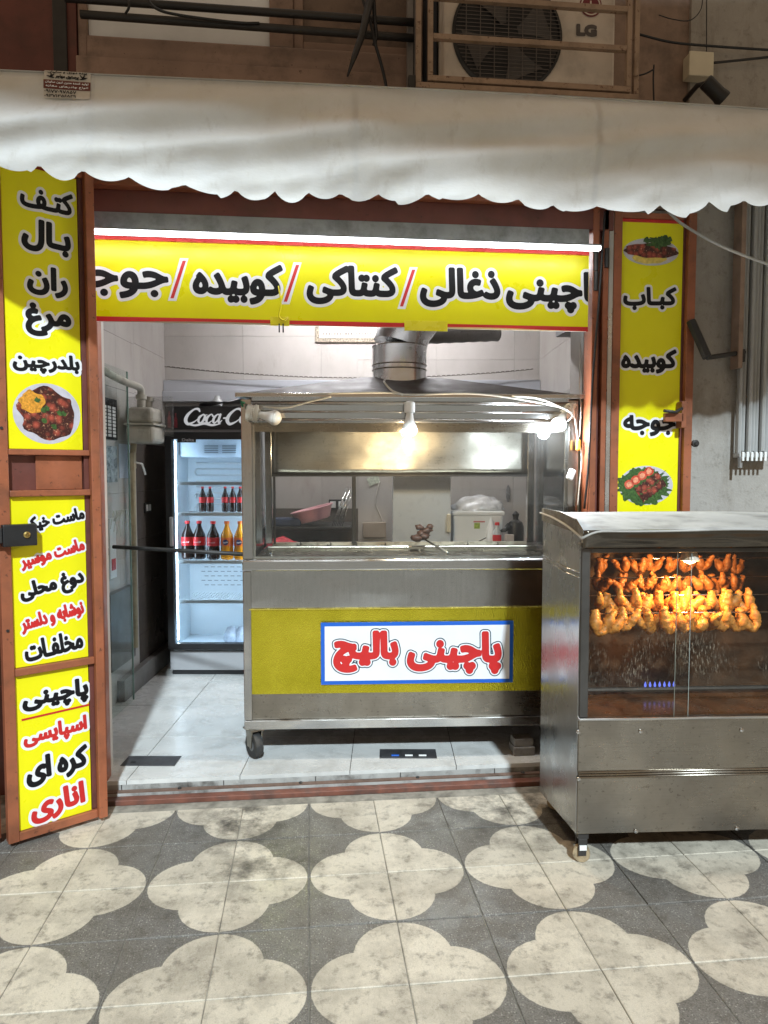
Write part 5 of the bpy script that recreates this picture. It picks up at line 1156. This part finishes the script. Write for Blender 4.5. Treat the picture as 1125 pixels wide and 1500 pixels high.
# evaporator and fan box, shelves
LG_ = emis('cooler_lamp', (.74, .90, 1.0), 19)
MB().box(.035, .047, .05, .075, zd0+.05, zd1-.06).build('light_tube', LG_, fg); MB().box(FWD-.047, FWD-.035, .05, .075, zd0+.05, zd1-.06).build('light_tube', LG_, fg)
ze0, ze1 = FF.on(300, 670, .25)[2], FF.on(300, 640, .25)[2]
fb = MB().box(.04, FWD-.04, .20, FD-.04, ze0, ze1+.02).build('fan_box', pbr('blue_white', (.55, .66, .78), .35), fg, bevel=.01)
for k in range(2):
    for j in range(4): x = .22+k*.13; MB().box(x, x+.10, .194, .1995, ze0+.03+j*.016, ze0+.038+j*.016).build('louvre', pbr('louvre_grey', (.22, .28, .34), .5), fb)
co = MB()
for j in range(8):
    z = ze0-.04-j*.045; co.tube([(.10, FD-.05, z), (FWD-.10, FD-.05, z), (FWD-.085, FD-.05, z-.0225), (FWD-.10, FD-.05, z-.045)] if j % 2 == 0 else [(FWD-.10, FD-.05, z), (.10, FD-.05, z), (.085, FD-.05, z-.0225), (.10, FD-.05, z-.045)], .007, 6)
co.build('cooling_coil', pbr('coil_white', (.6, .65, .68), .4), fg, smooth=True)
WIRE = pbr('shelf_wire', (.75, .80, .82), .35, var=.02)
def shelf(py, v=.08):
    z = FF.on(300, py, .06)[2]; m = MB().box(.035, FWD-.035, .055, .062, z-.018, z+.006)
    for k in range(22): x = .04+k*(FWD-.08)/21; m.box(x-.0015, x+.0015, .062, FD-.06, z-.003, z)
    m.build('shelf', WIRE, fg); return z
sz1 = shelf(707); sz2 = shelf(752); sz3 = shelf(822); sz4 = shelf(880)
tk = MB()
for k in range(34): zz = zd0+.06+k*(zd1-zd0-.14)/33; tk.box(.0305, .0335, .10, .13, zz, zz+.012)
tk.build('shelf_track', pbr('track_grey', (.35, .42, .48), .4), fg)
vn = MB()
for j in range(6):
    for i in range(8): vn.box(.12+i*.05+(j % 2)*.025, .15+i*.05+(j % 2)*.025, FD-.0335, FD-.0305, sz3-.06-j*.035, sz3-.055-j*.035)
vn.build('vent_slots', pbr('vent_dark', (.2, .25, .3), .5), fg)
def bottle(x, y, z, h, r, liquid, label, cap, lab, grp, clear=False, mark=None):
    t = thing('soda_bottle', lab, 'bottle', FF.out((x, y, z)), IN.ang, grp)
    MB().lathe([(r*.8, 0), (r, h*.04), (r, h*.28), (r*.88, h*.40), (r*.97, h*.52), (r*.93, h*.64), (r*.5, h*.80), (r*.34, h*.88), (r*.34, h*.93)], 16).build('bottle', liquid, t, auto=True)
    MB().lathe([(r*1.01, h*.36), (r*1.01, h*.58)], 16).build('label', label, t, auto=True)
    MB().lathe([(r*.42, h*.93), (r*.42, h)], 12).build('cap', cap, t, auto=True)
    return t
zf = lambda py, y: FF.on(300, py, y)[2]
hs_ = zf(714, .16)-sz2
for k, px in enumerate((297, 308, 330, 341, 352, 363)):
    x = FF.on(px, 740, .16)[0]
    bottle(x, .16, sz2+.0065, hs_, .026, COLA, REDL, REDL, ['first small cola bottle from the left on the upper cooler shelf', 'second small cola bottle from the left on the upper cooler shelf', 'third small cola bottle from the left on the upper cooler shelf', 'fourth small cola bottle from the left on the upper cooler shelf', 'fifth small cola bottle from the left on the upper cooler shelf, beside the cart', 'small cola bottle on the upper cooler shelf almost hidden by the cart'][k], 'small cola bottles in the cooler')
hb_ = (zf(757, .13)-sz3)*.88
for k, (px, liq, lab_, cap_, y) in enumerate(((275, COLA, REDL, REDL, .16), (292, COLA, REDL, REDL, .16), (312.5, COLA, REDL, REDL, .12), (332.5, FANTA, ORL, ORL, .12), (352, FANTA, ORL, ORL, .12))):
    x = FF.on(px, 790, y)[0]
    t = bottle(x, y, sz3+.0065, hb_, .046, liq, lab_, cap_, ['large cola bottle at the left end of the lower cooler shelf', 'large cola bottle second from the left on the lower cooler shelf', 'large cola bottle beside the orange soda on the lower cooler shelf', 'large orange soda bottle next to the cola on the lower cooler shelf', 'large orange soda bottle next to the cart on the lower cooler shelf'][k], 'large soda bottles in the cooler')
    if liq is FANTA:
        n = 16; MB().add([(.022*math.cos(2*math.pi*i/n), -.0475, hb_*.46+.02*math.sin(2*math.pi*i/n)) for i in range(n)], [tuple(range(n))]).build('label_mark', FBL, t, fix=False)
        word('Fanta', (0, hb_*.46), .034, .014, .2, t, PWHT, (), .06, d0=.0482, rtl=False, cell=.0014)
    else:
        strokes([[(a, b*.8, w_*.9) for a, b, w_ in s_] for s_ in S[:9]], (-.030, hb_*.44), .0105, t, PWHT, .0478, 'script_lettering', .0012, shear=.25)
for k in range(2): MB().lathe([(.05, 0), (.06, .02), (.055, .06), (.03, .11), (.001, .12)], 14, Matrix.Translation((.40+k*.08, .2, zd0+.001))).build('tmp', pbr('grey_bag', (.30, .34, .40), .5, var=.3, vs=20), fg, smooth=True).name = 'wrapped_pack'
# papers on top
pp = MB().grid(lambda a, b: (-.15+.3*a, -.12+.25*b, .012+.045*a+.01*math.sin(a*7+b*4)), 8, 6).build('paper_sheet', PWHT, smooth=True, fix=False); tag(pp, 'white sheet of paper lying on top of the drinks cooler', 'paper'); pp.location = tuple(FF.out((.36, .12, zt))); pp.rotation_euler = (0, 0, R(8))
q = FF.out((.30, .28, zt+.001)); tag(MB().lathe([(.03, 0), (.035, .01), (.035, .06), (.02, .09), (.02, .10)], 14).build('small_jar', CLRP, auto=True), 'small clear jar standing on top of the drinks cooler', 'jar').location = tuple(q)

# =================================================================== LEFT WALL
def LW(px, py, off=0.0):                      # point of the left wall (IN-local) seen at a pixel
    d = ray(px, py); n = np.array([math.cos(IN.a), math.sin(IN.a), 0]); t = (UL+off-(CC @ n))/(d @ n); return IN.to(CC+d*t)
gm_ = LW(213, 622, .14)
gmt = thing('gas_meter', 'old grey gas meter with pipes on the left wall of the shop', 'gas meter', IN.out((UL, gm_[1], 0)), IN.ang)
gz = lambda py: LW(213, py, .14)[2]
# meter faces into the room (+u); local x = away from wall, y = along the wall
m0, m1 = gz(650), gz(598)
MB().box(.05, .23, -.12, .12, m0, (m0+m1)/2-.002).build('case', GREYM, gmt, bevel=.03, seg=3); MB().box(.045, .235, -.125, .125, (m0+m1)/2-.001, (m0+m1)/2+.012).build('flange', GREYM, gmt, bevel=.004)
MB().box(.055, .225, -.115, .115, (m0+m1)/2+.013, m1).build('upper_case', GREYM, gmt, bevel=.03, seg=3)
for s_ in (-.07, .07): MB().lathe([(.026, 0), (.026, .05), (.034, .052), (.034, .08)], 14, Matrix.Translation((.14, s_, m1-.002))).build('coupling', GREYM, gmt, auto=True)
pipem = pbr('yellow_grey_pipe', (.36, .31, .20), .5, var=.25, dirt=.5, ds=14)
MB().tube(catm([(.14, -.07, m1+.07), (.14, -.10, m1+.12), (.10, -.25, m1+.14), (.07, -.45, m1+.17), (.05, -.9, m1+.25)]), .023, 12).build('inlet_pipe', GREYM, gmt, smooth=True)
MB().tube([(.06, .02, m0+.03), (.05, .0, m0-.10), (.045, .0, .38)], .020, 12).build('outlet_pipe', pipem, gmt, smooth=True)
MB().tube([(.048, 0, m0-.16), (.048, 0, m0-.06)], .028, 8).build('valve', pipem, gmt); MB().tube([(.07, -.0, m0-.12), (.10, .04, m0-.13), (.11, .07, m0-.20)], .007, 6).build('valve_handle', WHITE, gmt, smooth=True)
MB().box(.0, .30, .06, .075, m0+.05, m1+.08).build('tmp', glass('film', (.9, .9, .9), .1, .2, (.7, .7, .68)), gmt).name = 'plastic_film'
def on_wall(nm, lab, cat, xa, ya, xb, yb, mt, th=.004):
    a, b = LW(xa, ya), LW(xb, yb)
    o = MB().box(0, th, min(a[1], b[1]), max(a[1], b[1]), min(a[2], b[2]), max(a[2], b[2])).build(nm, mt); o.location = tuple(IN.out((UL+.0015, 0, 0))); o.rotation_euler = (0, 0, IN.a); return tag(o, lab, cat), a, b
po, a, b = on_wall('menu_poster', 'black price list poster on the left wall behind the door leaf', 'poster', 146, 580, 171, 645, PBLK)
tx = MB()
for r_ in range(9):
    for c_2 in range(3):
        y0_ = a[1]+(b[1]-a[1])*(.12+.29*c_2); z = a[2]+(b[2]-a[2])*(.22+.085*r_); tx.box(.0045, .0052, y0_, y0_+(b[1]-a[1])*.2, z-.008, z+.008)
tx.build('price_lines', PWHT, po)
ph = pbr('photo_print', (.22, .24, .25), .3, var=.9, vs=16)
on_wall('photo_poster', 'grey black and white photo poster below the price list', 'poster', 147, 652, 171, 706, ph)
on_wall('paper_notice', 'pale blue paper notice beside the gas pipe on the left wall', 'notice', 173, 650, 190, 700, pbr('pale_blue_paper', (.52, .57, .68), .5, var=.05))
sk, a, b = on_wall('wall_socket', 'black framed double socket on the dark left wall tiles', 'socket', 210, 737, 219, 750, BLACK, .012)
for s_ in (.28, .72): y_ = a[1]+(b[1]-a[1])*s_; MB().box(.0125, .016, y_-.02, y_+.02, min(a[2], b[2])+.012, max(a[2], b[2])-.012).build('insert', WHITE, sk, bevel=.002)
on_wall('grey_ledge_box', 'grey steel box on the lower left wall behind the door leaf', 'box', 152, 872, 190, 960, pbr('grey_box', (.13, .12, .11), .45, var=.15, dirt=.4), .04)
bc_, a, b = on_wall('bill_clip', 'white receipt strips clipped on the left wall near the door', 'papers', 157, 760, 168, 845, PWHT, .012)
MB().box(.0125, .016, a[1]+.02, a[1]+.08, b[2]+.05, b[2]+.12).build('red_label', PRED, bc_)
for k in range(5): MB().tube(catm([(.02, (a[1]+b[1])/2, a[2]-.02), (.04+.01*k, (a[1]+b[1])/2+.03*k-.05, a[2]+.05), (.03, (a[1]+b[1])/2+.05*k-.08, a[2]-.06-.02*k)]), .0022, 5).build('wire_twist', PALE, bc_, smooth=True)
# glass side screen near the entrance, and the bar across the passage
g0, g1 = LW(191, 850, .02), None
gs = thing('glass_screen', 'clear green edged glass screen standing along the left wall near the entrance', 'glass screen', (0, 0, 0), IN.ang)
ye = IN.to(IN.out((UL+.10, 0, 0)))
vv = LW(191, 850, .10)[1]
MB().box(UL+.10, UL+.108, vv-.62, vv, FZ+.02, 2.15).build('pane', glass('green_glass', (.93, .96, .95), .008, .02, (.6, .62, .6)), gs)
MB().box(UL+.0995, UL+.1085, vv+.0005, vv+.008, FZ+.02, 2.15).build('edge', pbr('green_edge', (.22, .32, .28), .2), gs)
b0, b1 = IN.out(IP(166, 801, 4.0)), CT.out(CT.on(359, 812, .25))
tag(MB().tube([b0, b1], .011, 8).build('metal_bar', DARK, smooth=True), 'dark metal bar across the passage between the left wall and the cart', 'bar')
bk_ = MB().box(-.001, .12, -.015, .015, -.02, .02).build('bar_bracket', DARK); tag(bk_, 'dark bracket holding the passage bar on the left wall', 'bracket'); qq = IN.to(b0); bk_.location = tuple(IN.out((UL+.002, qq[1], qq[2]-.03))); bk_.rotation_euler = (0, 0, IN.a)
skm = pbr('dark_skirting', (.16, .15, .14), .5, dirt=.5)
sk_ = thing('skirting', 'dark grey skirting along the foot of the left wall', 'skirting', (0, 0, 0), IN.ang); MB().box(UL+.001, UL+.05, 4.40, VB-.002, FZ+.001, FZ+.14).build('board', skm, sk_, bevel=.006)

# =================================================================== CHICKEN GRILL ON THE PAVEMENT
gP = atz(855, 1262, 0); GA = -3.3
G0 = Frame((gP[0], gP[1]-.03, 0), GA); gl = G0.on(845, 1222); GP = G0.out((gl[0], 0, 0)); GF = Frame((GP[0], GP[1], 0), GA)
GW, GD = 1.18, .53
gz = lambda py, px=845: GF.on(px, py)[2]
gk = thing('chicken_grill', 'stainless steel rotisserie cabinet with glass doors on castors at the right of the pavement', 'grill', (GP[0], GP[1], 0), GA)
zb, zr, zw0, zw1, zh0, zh1 = .128, .365, .578, 1.235, 1.247, 1.318
MB().box(0, GW, 0, .006, zb, zr-.012).build('lower_panel', STEELD, gk, bevel=.002)
MB().box(0, GW, -.001, .006, zr+.010, zw0).build('front_panel', STEELD, gk, bevel=.002)
for k in range(3): MB().tube([(0.003, -.002, zr-.0105+k*.010), (GW-.003, -.002, zr-.0105+k*.010)], .0052, 8).build('bead', STEELD, gk, smooth=True)
MB().box(-.002, GW+.002, -.012, .02, zw0+.0005, zw0+.012).build('front_lip', STEEL, gk, bevel=.003)
# side sheet: hangs lower at the back
MB().prism([(0.0065, zb), (GD, .055), (GD, 1.315), (0.0065, 1.300)], -.003, .003, 'x').build('side_panel', steel('side_steel', .46, .26, (1, .98, .95), (40, 40, 1), .25, .15), gk)
MB().box(GW-.003, GW+.003, .0065, GD, zb, 1.31).build('side_panel', STEELV, gk)
for zz in (1.135, 1.155): MB().tube([(-.004, .01, zz-.002), (-.006, .20, zz-.006), (-.004, .30, zz+.0), (-.004, GD-.01, zz+.004)], .003, 6).build('side_crease', STEEL, gk, smooth=True)
MB().box(.0035, GW-.0035, GD-.006, GD, .1, 1.31).build('back_panel', SOOT, gk)
MB().box(.0035, GW-.0035, .02, GD-.0065, zw0-.06, zw0-.045).build('cavity_floor', pbr('greasy_tray', (.34, .14, .045), .2, metal=.7, var=.5, vs=9), gk)
MB().box(.0035, GW-.0035, .007, GD-.0065, zh1-.02, zh1-.01).build('cavity_top', SOOT, gk)
MB().box(.0035, .012, .02, GD-.0065, zw0-.04, zh1-.021).build('cavity_side', SOOT, gk); MB().box(GW-.012, GW-.0035, .02, GD-.0065, zw0-.04, zh1-.021).build('cavity_side', SOOT, gk)
MB().box(.001, .035, -.004, .018, zw0+.0125, zh0).build('window_post', pbr('dull_dark_steel', (.10, .095, .09), .4, metal=.8, var=.2), gk, bevel=.003)
MB().box(.0355, GW, -.002, .018, zw1-.006, zh0).build('window_head', MATS['dull_dark_steel'], gk, bevel=.003)
hdr = MB().grid(lambda a, b: (-.004+(GW+.008)*a, -.024-.006*noise.noise((a*6, b*3, 1))-.012*math.sin(b*math.pi*.5), zh0+.0005+(zh1-zh0)*b), 60, 8).build('header', steel('mirror_steel', .13, .12, (1, .88, .75), (1, 1, 1), .3, .5), gk, smooth=True, fix=False, thick=.004)
# curved top sheet with a rolled left corner
def topf(a, b):
    x = -.016+(GW+.03)*a; y = -.045+(GD+.06)*b
    z = 1.318+.036*math.sin(min(1, b*1.3)*math.pi/2)+.006*noise.noise((x*2.5, y*3, 4))-.03*max(0, 1-a*14)**2*(1-b)
    return (x, y, z)
MB().grid(topf, 60, 14).build('top_sheet', pbr('dusty_sheet', (.40, .385, .36), .7, var=.15, vs=4, dirt=.5, ds=6), gk, smooth=True, fix=False, thick=.006)
MB().prism([(-.03, 1.318), (.05, 1.355), (.25, 1.372), (GD, 1.372), (GD, 1.3155), (0.007, 1.3005), (-.03, 1.27)], -.010, -.0035, 'x').build('top_cheek', steel('bronze_cheek', .40, .22, (1, .85, .65), (1, 1, 1), .4, .4), gk)
# glass: two sliding panes that overlap
GG = glass('grill_glass', (.94, .92, .89), .05, .6, (.42, .36, .28), True, .02)
xo0, xo1 = GF.on(993, 900)[0], GF.on(1012, 900)[0]
MB().box(.036, xo1, .006, .009, zw0+.0125, zw1-.007).build('glass_pane', GG, gk); MB().box(xo0, GW-.01, .0105, .0135, zw0+.0125, zw1-.007).build('glass_pane', GG, gk)
EDG = pbr('glass_edge', (.30, .34, .32), .2)
MB().box(xo1+.0001, xo1+.002, .0055, .0092, zw0+.0125, zw1-.007).build('glass_edge', EDG, gk); MB().box(xo0-.002, xo0-.0001, .0104, .0136, zw0+.0125, zw1-.007).build('glass_edge', EDG, gk)
for px, py in ((844, 1072), (935, 1071), (1083, 1069), (845, 1141), (928, 1217), (1076, 1213)):
    q = GF.on(px+3, py); MB().lathe([(.009, 0), (.008, .005), (.003, .007)], 10, Matrix.Translation((q[0], -.001, q[2])) @ Matrix.Rotation(R(90), 4, 'X')).build('bolt', STEEL, gk, auto=True)
for x, y in ((.03, .035), (GW-.06, .04), (.05, GD-.06), (GW-.06, GD-.06)):
    c_ = bpy.data.objects.new('castor', None); COL.objects.link(c_); c_.parent = gk; c_.location = (x, y, 0)
    M = Matrix.Translation((0, 0, .034)) @ Matrix.Rotation(R(70), 4, 'Z') @ Matrix.Rotation(R(90), 4, 'Y')
    MB().lathe([(.02, -.014), (.032, -.014), (.034, -.010), (.034, .010), (.032, .014), (.02, .014)], 20, M).build('wheel', pbr('wheel_tan', (.34, .26, .16), .7, dirt=.7, ds=30), c_, auto=True)
    MB().box(-.018, .018, -.020, -.016, .03, .10).box(-.018, .018, .016, .020, .03, .10).box(-.022, .022, -.022, .022, .1005, .1275).build('fork', DARK, c_, bevel=.002)
    MB().box(-.014, .014, -.024, -.0205, .055, .075).build('tag', WHITE, c_)
# burner, read-out
bn_ = MB().tube([(.10, GD-.09, zw0-.02), (GW-.10, GD-.09, zw0-.02)], .012, 8).build('burner', DARK, gk)
fl_ = MB()
for k in range(7): x = GF.on(968, 985, GD-.09)[0]-.07+k*.022; fl_.lathe([(.004, 0), (.006, .008), (.003, .018), (.0005, .024)], 8, Matrix.Translation((x, GD-.09, zw0-.009)))
fl_.build('gas_flames', emis("gas_flame", (.15, .22, 1.0), 1.2), bn_, smooth=True)['kind'] = 'stuff'
q = GF.on(1065, 857, .46); ro = MB().box(q[0]-.05, q[0]+.05, .50, GD-.0065, q[2]-.03, q[2]+.03).build('readout', BLACK, gk, bevel=.004)
word('255', (q[0], q[2]), .045, .024, 0, ro, emis('red_digits', (1, .04, .05), 9), (), .05, d0=-.4985, rtl=False, cell=.0012)
# the lamp inside
lx = GF.on(1015, 810, .03)
lp = thing('grill_lamp', 'white cup shaped lamp hanging at the top inside the chicken grill', 'lamp', GF.out((lx[0], .055, 0)), GA)
z_l = GF.on(1015, 816, .05)[2]
MB().lathe([(.012, .075), (.022, .07), (.022, .02), (.028, .015), (.036, -.012), (.034, -.013), (.02, .008), (.001, .010)], 24, Matrix.Translation((0, 0, z_l))).build('cup', WHITE, lp, auto=True)
MB().lathe([(.001, .008), (.018, .006), (.024, -.006), (.020, -.020), (.001, -.028)], 20, Matrix.Translation((0, 0, z_l))).build('bulb', emis('grill_bulb', (1, .62, .28), 45), lp, smooth=True)
L = bpy.data.lights.new('grill_light', 'POINT'); L.energy = 13.0; L.color = (1, .52, .19); L.shadow_soft_size = .03
o = bpy.data.objects.new('grill_light', L); COL.objects.link(o); o.parent = lp; o.location = (0, 0, z_l-.05)
# chicken on four spits
SKIN = pbr('roast_chicken', (.60, .26, .045), .5, var=.5, vs=90, dirt=.9, dirtcol=(.13, .03, .006), ds=45, bump=.55, bs=110, rvar=.15, coat=.3)
SKIN2 = pbr('dark_roast_chicken', (.34, .14, .04), .42, var=.5, vs=40, dirt=.6, dirtcol=(.06, .015, .006), ds=30, bump=.5, bs=110)
def wing_mesh(seed, mt):
    rr = random.Random(seed); m = MB()
    j = lambda s: rr.uniform(-s, s)
    pts = [(-.030+j(.004), j(.006), .018), (-.026, j(.006), .004), (-.020+j(.004), j(.008), -.022), (-.008, .002, -.044+j(.005)), (.006, .0, -.046), (.016+j(.004), j(.006), -.026), (.022, j(.008), -.002), (.030, j(.006), .018+j(.006)), (.036, 0, .026)]
    pts = catm(pts, 6); n = len(pts); rad = []
    for k in range(n):
        t = k/(n-1); r = .010+.012*math.exp(-((t-.28)/.14)**2)+.009*math.exp(-((t-.68)/.13)**2)+.003*math.exp(-((t-.05)/.06)**2)
        if t > .95: r *= .6
        rad.append(r*rr.uniform(.94, 1.06))
    m.tube(pts, rad, 14)
    m.v = [tuple(Vector(p)+Vector(noise.noise_vector(Vector(p)*75+Vector((seed*3, 0, 0))))*.0045+Vector(noise.noise_vector(Vector(p)*190+Vector((seed*5, 2, 0))))*.0022) for p in m.v]
    return m.mesh('wing', mt, True)
WM = [wing_mesh(s, SKIN) for s in range(6)]; WM2 = [wing_mesh(s+20, SKIN2) for s in range(4)]
rows = [(822, .34, 870, 1095, 9, 3, WM2, 'top spit of dark roasted chicken wings in the grill'), (850, .24, 873, 1090, 11, 5, WM2, 'second spit from the top with browned chicken wings in the grill'),
        (876, .15, 872, 1098, 12, 7, WM, 'third spit from the top with golden chicken wings in the grill'), (902, .085, 874, 1105, 12, 8, WM, 'lowest spit with bright golden chicken wings in the grill')]
for py, y, xa, xb, n, sd, wm, lab in rows:
    rr = random.Random(sd); a, b = GF.on(xa, py, y), GF.on(xb, py, y); z = GF.on(985, py, y)[2]
    t = thing('chicken_spit', lab, 'chicken spit', GF.out((0, y, z)), GA, 'spits of chicken in the grill')
    MB().tube([(.014, 0, .012), (GW-.014, 0, .012)], .0035, 8).build('rod', STEEL, t, smooth=True)
    for k in range(n):
        x = a[0]+(b[0]-a[0])*(k+.5)/n+rr.uniform(-.006, .006)
        s_ = rr.uniform(.95, 1.25)*(.98 if wm is WM else .85)
        inst('wing', wm[rr.randrange(len(wm))], t, (x, rr.uniform(-.008, .008), rr.uniform(-.004, .006)), (R(rr.uniform(-25, 25)), R(rr.uniform(-28, 28)), R(rr.uniform(-45, 45)+(180 if rr.random() < .4 else 0))), (s_, s_, s_))
COL.objects.unlink(_to); bpy.data.objects.remove(_to); bpy.data.curves.remove(_tc)
